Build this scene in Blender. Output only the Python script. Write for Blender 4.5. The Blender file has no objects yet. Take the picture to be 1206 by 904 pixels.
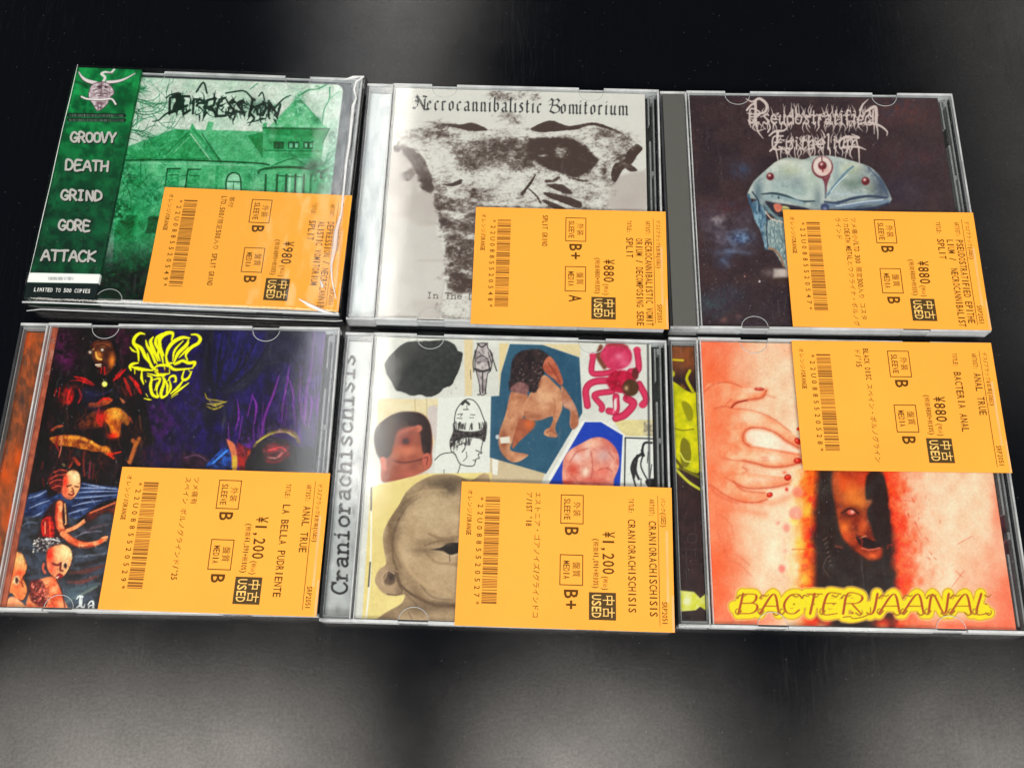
import bpy, bmesh, math, random
import numpy as np
from mathutils import Matrix, Vector

# ------------------------------------------------------------------ camera, world, lamps, exposure
S = bpy.context.scene
C = S.collection
MM = 0.001
CAM_R = np.array([[0.9999981167, 0.0, -0.0019407621],
                  [-0.0006377726, 0.9444623366, -0.3286190620],
                  [0.0018329767, 0.3286196809, 0.9444605579]])
CAM_C = np.array([0.0, -156.465, 400.522])          # millimetres above the table top
CAM_F = 1128.025                                    # focal length in pixels of the 1206 px wide photograph
cam = bpy.data.objects.new('camera', bpy.data.cameras.new('camera'))
C.objects.link(cam)
m = Matrix([list(CAM_R[0]) + [CAM_C[0] * MM], list(CAM_R[1]) + [CAM_C[1] * MM],
            list(CAM_R[2]) + [CAM_C[2] * MM], [0, 0, 0, 1]])
cam.matrix_world = m
cam.data.sensor_width = 36.0
cam.data.lens = CAM_F / 1206 * 36.0
cam.data.clip_start = 0.01
cam.data.clip_end = 50
S.camera = cam

W = bpy.data.worlds.new('World')
S.world = W
W.use_nodes = True
W.node_tree.nodes['Background'].inputs['Color'].default_value = (0.85, 0.93, 1.0, 1)
W.node_tree.nodes['Background'].inputs['Strength'].default_value = 0.045

def lamp(name, loc, size, power, col=(1, 0.97, 0.92), aim=None):
    d = bpy.data.lights.new(name, 'AREA')
    d.shape = 'RECTANGLE'
    d.size, d.size_y = size
    d.energy = power
    d.color = col
    o = bpy.data.objects.new(name, d)
    C.objects.link(o)
    o.location = loc
    if aim is not None:
        o.rotation_euler = (Vector(aim) - Vector(loc)).to_track_quat('-Z', 'Y').to_euler()
    return o

# ceiling tubes of the shop, seen mirrored in the table and in the lids
tube = lamp('ceiling_tube', (-0.365, 1.60, 2.2), (0.09, 2.4), 5.2, (1, 0.94, 0.87))
tube.rotation_euler = (0, 0, math.radians(-2))
lamp('ceiling_tube', (-0.33, 2.55, 2.2), (0.32, 0.9), 4.2, (1, 0.95, 0.89))
tube = lamp('ceiling_tube', (-0.49, 1.60, 2.2), (0.14, 2.4), 3.4, (0.96, 0.97, 1.0))
tube.rotation_euler = (0, 0, math.radians(-2))
lamp('ceiling_tube', (1.72, 1.75, 2.2), (0.40, 2.0), 5.0, (1, 0.93, 0.85))
lamp('ceiling_or_fill_panel', (-0.92, -0.40, 2.2), (1.02, 0.56), 19, (1, 0.93, 0.84))
lamp('ceiling_or_fill_panel', (0.20, -0.42, 2.2), (0.52, 0.56), 10, (1, 0.93, 0.84))
lamp('ceiling_or_fill_panel', (1.20, -0.42, 2.2), (0.52, 0.56), 9, (1, 0.93, 0.84))
lamp('ceiling_or_fill_panel', (0.0, -2.3, 2.3), (2.6, 0.9), 126, (1, 0.985, 0.96), (0, 0, 0))  # added fill behind the camera, unseen and kept out of the mirrored area
S.view_settings.view_transform = 'Standard'
S.view_settings.look = 'None'
S.view_settings.exposure = 0.0
S.view_settings.gamma = 1.0
try:
    S.cycles.max_bounces = 10
    S.cycles.transparent_max_bounces = 24
    S.cycles.use_denoising = True
    S.cycles.caustics_reflective = False
    S.cycles.caustics_refractive = False
except Exception:
    pass

# ------------------------------------------------------------------ node helpers and materials
def mat(name):
    mt = bpy.data.materials.new(name)
    mt.use_nodes = True
    nt = mt.node_tree
    nt.nodes.clear()
    out = nt.nodes.new('ShaderNodeOutputMaterial')
    return mt, nt, out

def nd(nt, kind, **kw):
    n = nt.nodes.new(kind)
    for k, v in kw.items():
        if k in n.inputs:
            n.inputs[k].default_value = v
        else:
            setattr(n, k, v)
    return n

def lin(c):
    c = np.asarray(c, float) / 255.0
    return np.where(c <= 0.04045, c / 12.92, ((c + 0.055) / 1.055) ** 2.4)

def rgb(c, g=1.0):
    v = lin(c) * g
    return (float(v[0]), float(v[1]), float(v[2]), 1.0)

def schlick(nt, f0=0.042, gain=1.0):
    lw = nd(nt, 'ShaderNodeLayerWeight')
    lw.inputs['Blend'].default_value = 0.5
    p = nd(nt, 'ShaderNodeMath', operation='POWER')
    p.inputs[1].default_value = 4.0
    nt.links.new(lw.outputs['Facing'], p.inputs[0])
    a = nd(nt, 'ShaderNodeMath', operation='MULTIPLY_ADD')
    a.inputs[1].default_value = (1 - f0) * gain
    a.inputs[2].default_value = f0
    nt.links.new(p.outputs[0], a.inputs[0])
    return a.outputs[0]

def clear_material(name, tint=(0.97, 0.98, 0.98), rough=0.05, f0=0.042, bump=0.0, bscale=60):
    mt, nt, out = mat(name)
    tr = nd(nt, 'ShaderNodeBsdfTransparent')
    tr.inputs['Color'].default_value = (*tint, 1)
    gl = nd(nt, 'ShaderNodeBsdfGlossy')
    gl.inputs['Roughness'].default_value = rough
    gl.inputs['Color'].default_value = (1, 1, 1, 1)
    if bump:
        tc = nd(nt, 'ShaderNodeTexCoord')
        no = nd(nt, 'ShaderNodeTexNoise', Scale=bscale, Detail=3.0)
        bp = nd(nt, 'ShaderNodeBump', Strength=bump, Distance=0.002)
        nt.links.new(tc.outputs['Object'], no.inputs['Vector'])
        nt.links.new(no.outputs['Fac'], bp.inputs['Height'])
        nt.links.new(bp.outputs['Normal'], gl.inputs['Normal'])
    L = nt.links.new
    mx = nd(nt, 'ShaderNodeMixShader')
    L(schlick(nt, f0), mx.inputs[0]); L(tr.outputs[0], mx.inputs[1]); L(gl.outputs[0], mx.inputs[2])
    tc2 = nd(nt, 'ShaderNodeTexCoord')
    smear = nd(nt, 'ShaderNodeTexNoise', Scale=38.0, Detail=5.0, Roughness=0.6)
    L(tc2.outputs['Object'], smear.inputs['Vector'])
    rr = nd(nt, 'ShaderNodeMapRange')
    rr.inputs['From Min'].default_value = 0.35; rr.inputs['From Max'].default_value = 0.7
    rr.inputs['To Min'].default_value = rough * 0.7; rr.inputs['To Max'].default_value = rough * 2.4
    L(smear.outputs['Fac'], rr.inputs['Value']); L(rr.outputs[0], gl.inputs['Roughness'])
    masks = []
    for rot, scx, wdt in ((0.5, 330.0, 0.003), (1.9, 290.0, 0.0025), (2.6, 360.0, 0.0025)):
        mp = nd(nt, 'ShaderNodeMapping')
        mp.inputs['Rotation'].default_value = (0, 0, rot)
        mp.inputs['Scale'].default_value = (scx, scx * 0.05, 1)
        L(tc2.outputs['Object'], mp.inputs['Vector'])
        n = nd(nt, 'ShaderNodeTexNoise', Scale=1.0, Detail=1.0)
        L(mp.outputs[0], n.inputs['Vector'])
        sb = nd(nt, 'ShaderNodeMath', operation='SUBTRACT'); sb.inputs[1].default_value = 0.62
        L(n.outputs['Fac'], sb.inputs[0])
        ab = nd(nt, 'ShaderNodeMath', operation='ABSOLUTE'); L(sb.outputs[0], ab.inputs[0])
        lt = nd(nt, 'ShaderNodeMath', operation='LESS_THAN'); lt.inputs[1].default_value = wdt
        L(ab.outputs[0], lt.inputs[0]); masks.append(lt.outputs[0])
    vo = nd(nt, 'ShaderNodeTexVoronoi', Scale=260.0)
    L(tc2.outputs['Object'], vo.inputs['Vector'])
    vd = nd(nt, 'ShaderNodeMath', operation='LESS_THAN'); vd.inputs[1].default_value = 0.06
    L(vo.outputs['Distance'], vd.inputs[0]); masks.append(vd.outputs[0])
    for q in range(3):
        fq = nd(nt, 'ShaderNodeMath', operation='MULTIPLY'); fq.inputs[1].default_value = 0.10
        L(masks[q], fq.inputs[0]); masks[q] = fq.outputs[0]
    acc = masks[0]
    for q in masks[1:]:
        mm = nd(nt, 'ShaderNodeMath', operation='MAXIMUM'); L(acc, mm.inputs[0]); L(q, mm.inputs[1]); acc = mm.outputs[0]
    fa = nd(nt, 'ShaderNodeMath', operation='MULTIPLY'); fa.inputs[1].default_value = 0.16
    L(acc, fa.inputs[0])
    du = nd(nt, 'ShaderNodeBsdfDiffuse'); du.inputs['Color'].default_value = (0.7, 0.7, 0.7, 1)
    m2 = nd(nt, 'ShaderNodeMixShader')
    L(fa.outputs[0], m2.inputs[0]); L(mx.outputs[0], m2.inputs[1]); L(du.outputs[0], m2.inputs[2])
    L(m2.outputs[0], out.inputs[0])
    return mt

def cloudy_material(name, col, opacity, rough=0.25):
    """injection moulded edge of clear plastic: partly see-through, partly pale"""
    mt, nt, out = mat(name)
    tr = nd(nt, 'ShaderNodeBsdfTransparent')
    pb = nd(nt, 'ShaderNodeBsdfPrincipled')
    pb.inputs['Base Color'].default_value = rgb(col)
    pb.inputs['Roughness'].default_value = rough
    tc = nd(nt, 'ShaderNodeTexCoord')
    no = nd(nt, 'ShaderNodeTexNoise', Scale=55.0, Detail=5.0, Roughness=0.7)
    mr = nd(nt, 'ShaderNodeMapRange')
    mr.inputs['To Min'].default_value = max(0.0, opacity - 0.62)
    mr.inputs['To Max'].default_value = min(1.0, opacity + 0.62)
    nt.links.new(tc.outputs['Object'], no.inputs['Vector'])
    nt.links.new(no.outputs['Fac'], mr.inputs['Value'])
    mx = nd(nt, 'ShaderNodeMixShader')
    nt.links.new(mr.outputs[0], mx.inputs[0])
    nt.links.new(tr.outputs[0], mx.inputs[1])
    nt.links.new(pb.outputs[0], mx.inputs[2])
    nt.links.new(mx.outputs[0], out.inputs[0])
    return mt

def plain_material(name, col, rough=0.5, var=0.12, scale=40.0, metal=0.0, spec=0.5, gain=1.0):
    mt, nt, out = mat(name)
    pb = nd(nt, 'ShaderNodeBsdfPrincipled')
    tc = nd(nt, 'ShaderNodeTexCoord')
    no = nd(nt, 'ShaderNodeTexNoise', Scale=scale, Detail=4.0)
    mx = nd(nt, 'ShaderNodeMix', data_type='RGBA')
    c = rgb(col, gain)
    mx.inputs['A'].default_value = tuple(x * (1 - var) for x in c[:3]) + (1,)
    mx.inputs['B'].default_value = tuple(min(1, x * (1 + var)) for x in c[:3]) + (1,)
    nt.links.new(tc.outputs['Object'], no.inputs['Vector'])
    nt.links.new(no.outputs['Fac'], mx.inputs['Factor'])
    nt.links.new(mx.outputs['Result'], pb.inputs['Base Color'])
    pb.inputs['Roughness'].default_value = rough
    pb.inputs['Metallic'].default_value = metal
    pb.inputs['Specular IOR Level'].default_value = spec
    nt.links.new(pb.outputs[0], out.inputs[0])
    return mt

def print_material(name, rough=0.35, spec=0.3):
    """printed paper: the inks live in the mesh's colour attribute"""
    mt, nt, out = mat(name)
    at = nd(nt, 'ShaderNodeVertexColor', layer_name='ink')
    pb = nd(nt, 'ShaderNodeBsdfPrincipled')
    pb.inputs['Roughness'].default_value = rough
    pb.inputs['Specular IOR Level'].default_value = spec
    tc = nd(nt, 'ShaderNodeTexCoord')
    no = nd(nt, 'ShaderNodeTexNoise', Scale=900.0, Detail=2.0)
    mx = nd(nt, 'ShaderNodeMix', data_type='RGBA', blend_type='MULTIPLY')
    mx.inputs['Factor'].default_value = 0.12
    nt.links.new(tc.outputs['Object'], no.inputs['Vector'])
    nt.links.new(at.outputs['Color'], mx.inputs['A'])
    nt.links.new(no.outputs['Fac'], mx.inputs['B'])
    nt.links.new(mx.outputs['Result'], pb.inputs['Base Color'])
    nt.links.new(pb.outputs[0], out.inputs[0])
    return mt

def table_material():
    mt, nt, out = mat('black_table')
    L = nt.links.new
    df = nd(nt, 'ShaderNodeBsdfDiffuse')
    df.inputs['Color'].default_value = (0.0022, 0.0027, 0.0042, 1)
    pb = nd(nt, 'ShaderNodeBsdfGlossy', distribution='BECKMANN')
    tc = nd(nt, 'ShaderNodeTexCoord')
    # leathery grain
    n1 = nd(nt, 'ShaderNodeTexNoise', Scale=760.0, Detail=4.0, Roughness=0.75)
    L(tc.outputs['Object'], n1.inputs['Vector'])
    # fine cracks in two directions
    def hair(rot, sc, w):
        mp = nd(nt, 'ShaderNodeMapping')
        mp.inputs['Rotation'].default_value = (0, 0, rot)
        mp.inputs['Scale'].default_value = (sc, sc * 0.035, 1)
        L(tc.outputs['Object'], mp.inputs['Vector'])
        n = nd(nt, 'ShaderNodeTexNoise', Scale=1.0, Detail=3.0, Distortion=0.6)
        L(mp.outputs[0], n.inputs['Vector'])
        s = nd(nt, 'ShaderNodeMath', operation='SUBTRACT')
        s.inputs[1].default_value = 0.5
        L(n.outputs['Fac'], s.inputs[0])
        a = nd(nt, 'ShaderNodeMath', operation='ABSOLUTE')
        L(s.outputs[0], a.inputs[0])
        r = nd(nt, 'ShaderNodeMapRange')
        r.inputs['From Max'].default_value = w
        r.inputs['To Min'].default_value = 1.0
        r.inputs['To Max'].default_value = 0.0
        L(a.outputs[0], r.inputs['Value'])
        return r.outputs[0]
    h1, h2 = hair(0.12, 300.0, 0.012), hair(1.15, 260.0, 0.009)
    mxs = nd(nt, 'ShaderNodeMath', operation='MAXIMUM')
    L(h1, mxs.inputs[0]); L(h2, mxs.inputs[1])
    # scratches only in places
    n3 = nd(nt, 'ShaderNodeTexNoise', Scale=9.0, Detail=4.0)
    L(tc.outputs['Object'], n3.inputs['Vector'])
    pr = nd(nt, 'ShaderNodeMapRange')
    pr.inputs['From Min'].default_value = 0.42
    pr.inputs['From Max'].default_value = 0.66
    L(n3.outputs['Fac'], pr.inputs['Value'])
    sc = nd(nt, 'ShaderNodeMath', operation='MULTIPLY')
    L(mxs.outputs[0], sc.inputs[0]); L(pr.outputs[0], sc.inputs[1])
    # roughness: smeared, dusty
    n4 = nd(nt, 'ShaderNodeTexNoise', Scale=14.0, Detail=6.0, Roughness=0.6)
    L(tc.outputs['Object'], n4.inputs['Vector'])
    rr = nd(nt, 'ShaderNodeMapRange')
    rr.inputs['From Min'].default_value = 0.3
    rr.inputs['From Max'].default_value = 0.7
    rr.inputs['To Min'].default_value = 0.18
    rr.inputs['To Max'].default_value = 0.24
    L(n4.outputs['Fac'], rr.inputs['Value'])
    ra = nd(nt, 'ShaderNodeMath', operation='MULTIPLY_ADD')
    ra.inputs[1].default_value = 0.05
    L(sc.outputs[0], ra.inputs[0]); L(rr.outputs[0], ra.inputs[2])
    L(ra.outputs[0], pb.inputs['Roughness'])
    # the reflection itself is mottled by the worn lacquer
    sp = nd(nt, 'ShaderNodeMapRange')
    sp.inputs['From Min'].default_value = 0.3
    sp.inputs['From Max'].default_value = 0.7
    sp.inputs['To Min'].default_value = 0.62
    sp.inputs['To Max'].default_value = 1.3
    n5 = nd(nt, 'ShaderNodeTexNoise', Scale=34.0, Detail=7.0, Roughness=0.7)
    L(tc.outputs['Object'], n5.inputs['Vector'])
    mixn = nd(nt, 'ShaderNodeMath', operation='MULTIPLY_ADD')
    mixn.inputs[1].default_value = 0.35
    nh = nd(nt, 'ShaderNodeMath', operation='MULTIPLY')
    nh.inputs[1].default_value = 0.65
    L(n1.outputs['Fac'], nh.inputs[0])
    L(n5.outputs['Fac'], mixn.inputs[0]); L(nh.outputs[0], mixn.inputs[2])
    scd = nd(nt, 'ShaderNodeMath', operation='MULTIPLY_ADD')
    scd.inputs[1].default_value = -0.05
    L(sc.outputs[0], scd.inputs[0]); L(mixn.outputs[0], scd.inputs[2])
    L(scd.outputs[0], sp.inputs['Value'])
    # pale hairline scratches and dust
    dc = nd(nt, 'ShaderNodeMix', data_type='RGBA')
    dc.inputs['A'].default_value = (0.0022, 0.0027, 0.0042, 1)
    dc.inputs['B'].default_value = (0.035, 0.036, 0.04, 1)
    dm = nd(nt, 'ShaderNodeMath', operation='MULTIPLY')
    dm.inputs[1].default_value = 0.10
    L(sc.outputs[0], dm.inputs[0])
    vo = nd(nt, 'ShaderNodeTexVoronoi', Scale=210.0)
    L(tc.outputs['Object'], vo.inputs['Vector'])
    vd = nd(nt, 'ShaderNodeMath', operation='LESS_THAN')
    vd.inputs[1].default_value = 0.055
    L(vo.outputs['Distance'], vd.inputs[0])
    ad = nd(nt, 'ShaderNodeMath', operation='MAXIMUM')
    L(dm.outputs[0], ad.inputs[0]); L(vd.outputs[0], ad.inputs[1])
    L(ad.outputs[0], dc.inputs['Factor']); L(dc.outputs['Result'], df.inputs['Color'])
    fr = nd(nt, 'ShaderNodeMath', operation='MULTIPLY')
    L(sp.outputs[0], fr.inputs[0]); L(schlick(nt, 0.04), fr.inputs[1])
    hm = nd(nt, 'ShaderNodeMath', operation='MULTIPLY_ADD')
    hm.inputs[1].default_value = -0.12
    L(sc.outputs[0], hm.inputs[0]); L(n1.outputs['Fac'], hm.inputs[2])
    bp = nd(nt, 'ShaderNodeBump', Strength=0.05, Distance=0.0002)
    L(hm.outputs[0], bp.inputs['Height'])
    L(bp.outputs['Normal'], pb.inputs['Normal'])
    mx = nd(nt, 'ShaderNodeMixShader')
    L(fr.outputs[0], mx.inputs[0]); L(df.outputs[0], mx.inputs[1]); L(pb.outputs[0], mx.inputs[2])
    L(mx.outputs[0], out.inputs[0])
    return mt

M = {
    'lid': clear_material('clear_lid', rough=0.06),
    'film': clear_material('bag_film', tint=(0.97, 0.98, 0.975), rough=0.07, f0=0.038, bump=0.12, bscale=45),
    'rim': cloudy_material('moulded_rim', (226, 229, 230), 0.40, 0.08),
    'rim_dark': cloudy_material('moulded_wall', (70, 72, 75), 0.62, 0.12),
    'crease_glint': cloudy_material('crease_highlight', (250, 252, 252), 0.62, 0.12),  # white colour stands in for the highlights along the film's creases
    'tray_black': plain_material('dark_grey_tray', (78, 78, 74), 0.45, 0.06, 300),
    'tray_pit': plain_material('tray_recess', (22, 22, 23), 0.5, 0.2, 200),
    'tray_clear': cloudy_material('clear_tray', (165, 168, 168), 0.45),
    'silver': plain_material('silver_inlay', (196, 204, 206), 0.30, 0.12, 30, metal=0.55),
    'paper': print_material('printed_paper'),
    'gloss_print': print_material('printed_strip', 0.3, 0.35),
    'label': plain_material('orange_label_paper', (253, 170, 60), 0.55, 0.10, 26, spec=0.2, gain=0.86),
    'ink': plain_material('label_ink', (86, 54, 14), 0.6, 0.12, 500, spec=0.1),
    'bar_ink': plain_material('barcode_ink', (132, 86, 32), 0.6, 0.12, 500, spec=0.1),
    'ink_dark': plain_material('stamp_ink', (74, 56, 28), 0.55, 0.1, 300, spec=0.15),
    'label_text': plain_material('stamp_lettering', (238, 190, 105), 0.6, 0.03, 60, spec=0.1),
    'tape_glint': cloudy_material('label_tape_glint', (250, 205, 140), 0.55, 0.3),  # pale colour carries the tape's highlight
    'white_ink': plain_material('white_lettering', (225, 225, 222), 0.45, 0.05, 200),
    'grey_ink': plain_material('grey_lettering', (120, 122, 120), 0.5, 0.05, 200),
    'table': table_material(),
}

# ------------------------------------------------------------------ object helpers
def link(name, me, material, parent=None):
    o = bpy.data.objects.new(name, me)
    C.objects.link(o)
    if material is not None:
        me.materials.append(material)
    if parent is not None:
        o.parent = parent
    return o

def boxes_mesh(name, items, bevel=0.0):
    """items: (x0,x1,y0,y1,z0,z1) in millimetres"""
    bm = bmesh.new()
    for (x0, x1, y0, y1, z0, z1) in items:
        r = bmesh.ops.create_cube(bm, size=1.0)
        for v in r['verts']:
            v.co = Vector(((x0 + x1) / 2 + v.co.x * (x1 - x0), (y0 + y1) / 2 + v.co.y * (y1 - y0),
                           (z0 + z1) / 2 + v.co.z * (z1 - z0))) * MM
    if bevel:
        bmesh.ops.bevel(bm, geom=list(bm.edges), offset=bevel * MM, segments=2, affect='EDGES', profile=0.5)
    me = bpy.data.meshes.new(name)
    bm.to_mesh(me)
    bm.free()
    return me

def tube_mesh(name, chains, sides=6):
    """chains: list of (points in mm, radius mm or list)"""
    vs, fs = [], []
    for pts, rad in chains:
        P = [Vector(p) for p in pts]
        n = len(P)
        base = len(vs)
        for i, p in enumerate(P):
            t = (P[min(i + 1, n - 1)] - P[max(i - 1, 0)]).normalized()
            a = t.cross(Vector((0, 0, 1)))
            if a.length < 1e-4:
                a = Vector((1, 0, 0))
            a.normalize()
            b = a.cross(t)
            r = rad[i] if isinstance(rad, (list, tuple)) else rad
            for k in range(sides):
                w = 2 * math.pi * k / sides
                vs.append(tuple((p + a * (r * math.cos(w)) + b * (r * 0.6 * math.sin(w))) * MM))
        for i in range(n - 1):
            for k in range(sides):
                k2 = (k + 1) % sides
                fs.append((base + i * sides + k, base + i * sides + k2, base + (i + 1) * sides + k2, base + (i + 1) * sides + k))
    me = bpy.data.meshes.new(name)
    me.from_pydata(vs, [], fs)
    for p in me.polygons:
        p.use_smooth = True
    return me

def project(pts):
    """world millimetres -> pixel of the photograph (used to lay out what is printed on each sheet)"""
    q = (np.asarray(pts) - CAM_C) @ CAM_R
    return 603 + CAM_F * q[:, 0] / -q[:, 2], 452 - CAM_F * q[:, 1] / -q[:, 2]

# ------------------------------------------------------------------ a small numpy paint box for printed sheets
def _h(ix, iy, seed):
    h = (ix.astype(np.uint32) * np.uint32(374761393) + iy.astype(np.uint32) * np.uint32(668265263) + np.uint32((seed * 2654435761) % 4294967296))
    h = (h ^ (h >> np.uint32(13))) * np.uint32(1274126177)
    h = h ^ (h >> np.uint32(16))
    return h.astype(np.float64) / 4294967295.0

def vnoise(x, y, seed=0):
    x = x + 5000.0; y = y + 5000.0
    ix = np.floor(x).astype(np.int64); iy = np.floor(y).astype(np.int64)
    fx = x - ix; fy = y - iy
    fx = fx * fx * (3 - 2 * fx); fy = fy * fy * (3 - 2 * fy)
    a = _h(ix, iy, seed); b = _h(ix + 1, iy, seed); c = _h(ix, iy + 1, seed); d = _h(ix + 1, iy + 1, seed)
    return (a * (1 - fx) + b * fx) * (1 - fy) + (c * (1 - fx) + d * fx) * fy

def fbm(x, y, seed=0, oct=4):
    s = 0; a = 0.5; t = 0
    for k in range(oct):
        s = s + a * vnoise(x * 2 ** k, y * 2 ** k, seed + 17 * k); t += a; a *= 0.55
    return s / t

def sstep(a, b, x):
    t = np.clip((x - a) / (b - a + 1e-12), 0, 1)
    return t * t * (3 - 2 * t)

def catmull(pts, k=6, closed=False):
    P = np.asarray(pts, float)
    if len(P) < 3:
        return P
    if closed:
        Q = np.vstack([P[-1], P, P[0], P[1]])
    else:
        Q = np.vstack([2 * P[0] - P[1], P, 2 * P[-1] - P[-2]])
    out = []
    for i in range(1, len(Q) - 2):
        p0, p1, p2, p3 = Q[i - 1], Q[i], Q[i + 1], Q[i + 2]
        for t in np.linspace(0, 1, k, endpoint=False):
            out.append(0.5 * ((2 * p1) + (p2 - p0) * t + (2 * p0 - 5 * p1 + 4 * p2 - p3) * t * t + (3 * p1 - p0 - 3 * p2 + p3) * t ** 3))
    if not closed:
        out.append(Q[-2])
    return np.array(out)

def Z(x0, y0, s):
    """coordinates read off an enlarged detail -> photograph pixels"""
    def f(*pts):
        return [(x0 + s * p[0], y0 + s * p[1]) for p in pts]
    return f

class Art:
    def __init__(self, X, Y, base):
        self.X, self.Y = X, Y
        self.c = np.tile(np.asarray(base, float), (len(X), 1))

    def near(self, x0, y0, x1, y1):
        return np.nonzero((self.X > x0) & (self.X < x1) & (self.Y > y0) & (self.Y < y1))[0]

    def ink(self, i, a, col, tex=None):
        col = np.asarray(col, float)
        if tex is not None:
            c2, sc, con = tex[:3]
            sx = tex[3] if len(tex) > 3 else 1.0
            f = fbm(self.X[i] / sc * sx, self.Y[i] / sc, int(abs(col[0] * 7 + sc * 31)) % 997)
            f = np.clip((f - 0.5) * con + 0.5, 0, 1)[:, None]
            col = col * (1 - f) + np.asarray(c2, float) * f
        a = a[:, None]
        self.c[i] = self.c[i] * (1 - a) + col * a

    def full(self, col, tex, a=1.0):
        i = np.arange(len(self.X)); self.ink(i, np.full(len(i), a), col, tex)

    def poly(self, pts, col, soft=0.8, a=1.0, tex=None, smooth=True, clip=None, wob=0.0):
        P = catmull(pts, 5, True) if smooth else np.asarray(pts, float)
        m = soft * 2 + 2 + wob
        i = self.near(P[:, 0].min() - m, P[:, 1].min() - m, P[:, 0].max() + m, P[:, 1].max() + m)
        x, y = self.X[i], self.Y[i]
        if wob:
            x = x + wob * (fbm(x / 5, y / 5, 3) - 0.5) * 2; y = y + wob * (fbm(x / 5, y / 5, 9) - 0.5) * 2
        d = np.full(len(i), 1e9); ins = np.zeros(len(i), bool)
        n = len(P)
        for k in range(n):
            ax, ay = P[k]; bx, by = P[(k + 1) % n]
            ex, ey = bx - ax, by - ay
            t = np.clip(((x - ax) * ex + (y - ay) * ey) / (ex * ex + ey * ey + 1e-9), 0, 1)
            d = np.minimum(d, (x - ax - t * ex) ** 2 + (y - ay - t * ey) ** 2)
            if by != ay:
                ins ^= ((ay > y) != (by > y)) & (x < ex * (y - ay) / (by - ay) + ax)
        d = np.sqrt(d)
        sd = np.where(ins, -d, d)
        al = a * (1 - sstep(-soft, soft, sd))
        if clip is not None:
            al = al * clip[i]
        self.ink(i, al, col, tex)
        out = np.zeros(len(self.X)); out[i] = al
        return out

    def line(self, pts, w, col, soft=0.6, a=1.0, smooth=True, clip=None, tex=None):
        P = np.asarray(pts, float)
        n0 = len(P)
        ws = np.asarray(w if np.ndim(w) else [w] * n0, float)
        if len(ws) != n0:
            ws = np.interp(np.linspace(0, 1, n0), np.linspace(0, 1, len(ws)), ws)
        if smooth and n0 > 2:
            Q = catmull(P, 5); ws = np.interp(np.linspace(0, n0 - 1, len(Q)), np.arange(n0), ws); P = Q
        m = ws.max() + soft + 1
        i = self.near(P[:, 0].min() - m, P[:, 1].min() - m, P[:, 0].max() + m, P[:, 1].max() + m)
        if len(i) == 0:
            return
        x, y = self.X[i], self.Y[i]
        sd = np.full(len(i), 1e9)
        for k in range(len(P) - 1):
            ax, ay = P[k]; ex, ey = P[k + 1] - P[k]
            t = np.clip(((x - ax) * ex + (y - ay) * ey) / (ex * ex + ey * ey + 1e-9), 0, 1)
            d = np.hypot(x - ax - t * ex, y - ay - t * ey) - 0.5 * (ws[k] + t * (ws[k + 1] - ws[k]))
            sd = np.minimum(sd, d)
        al = a * (1 - sstep(-soft, soft, sd))
        if clip is not None:
            al = al * clip[i]
        self.ink(i, al, col, tex)

    def ell(self, c, rx, ry, col, soft=0.8, a=1.0, rot=0.0, tex=None, clip=None):
        m = max(rx, ry) + soft + 1
        i = self.near(c[0] - m, c[1] - m, c[0] + m, c[1] + m)
        dx, dy = self.X[i] - c[0], self.Y[i] - c[1]
        cr, sr = math.cos(rot), math.sin(rot)
        r = np.hypot((dx * cr + dy * sr) / rx, (-dx * sr + dy * cr) / ry)
        al = a * (1 - sstep(-soft, soft, (r - 1) * min(rx, ry)))
        if clip is not None:
            al = al * clip[i]
        self.ink(i, al, col, tex)
        out = np.zeros(len(self.X)); out[i] = al
        return out

    def glow(self, c, rx, ry, col, a=1.0, rot=0.0, clip=None, tex=None):
        i = self.near(c[0] - 2.6 * max(rx, ry), c[1] - 2.6 * max(rx, ry), c[0] + 2.6 * max(rx, ry), c[1] + 2.6 * max(rx, ry))
        dx, dy = self.X[i] - c[0], self.Y[i] - c[1]
        cr, sr = math.cos(rot), math.sin(rot)
        q = ((dx * cr + dy * sr) / rx) ** 2 + ((-dx * sr + dy * cr) / ry) ** 2
        al = a * np.exp(-q)
        if clip is not None:
            al = al * clip[i]
        self.ink(i, al, col, tex)

    def speck(self, n, box, col, r=(0.3, 0.8), seed=1, a=0.8, clip=None):
        R = random.Random(seed)
        for _ in range(n):
            self.ell((R.uniform(box[0], box[2]), R.uniform(box[1], box[3])), R.uniform(*r), R.uniform(*r), col, 0.4, a * R.uniform(0.4, 1), clip=clip)

    def grain(self, sc, amt, seed=5):
        f = (fbm(self.X / sc, self.Y / sc, seed, 3) - 0.5) * 2 * amt
        self.c += f[:, None]

    def daub(self, n, ln, w, amp, seed, ang=None, box=None, a=.6, soft=.5, spread=1.2):
        R = random.Random(seed); N = len(self.X)
        for _ in range(n):
            i = R.randrange(N)
            if box and not (box[0] < self.X[i] < box[2] and box[1] < self.Y[i] < box[3]):
                continue
            t = (R.uniform(0, 6.28) if ang is None else ang + R.uniform(-spread, spread)); l = R.uniform(.5, 1) * ln
            c = np.clip(self.c[i] * (1 + R.uniform(-amp, amp)) + R.uniform(-4, 4), 0, 255)
            x, y = self.X[i], self.Y[i]; dx, dy = math.cos(t) * l / 2, math.sin(t) * l / 2; k = R.uniform(-.25, .25)
            self.line([(x - dx, y - dy), (x - dy * k, y + dx * k), (x + dx, y + dy)], (.3, w * R.uniform(.6, 1.2), .3), c, soft, a)

    def tone(self, con=1.0, sat=1.0, mid=128.0, gain=1.0):
        g = self.c.mean(1, keepdims=True)
        c = (g + (self.c - g) * sat) * gain
        self.c = (c - mid) * con + mid

    def linear(self, gain=0.92):
        return lin(np.clip(self.c, 0, 255)) * gain

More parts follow.
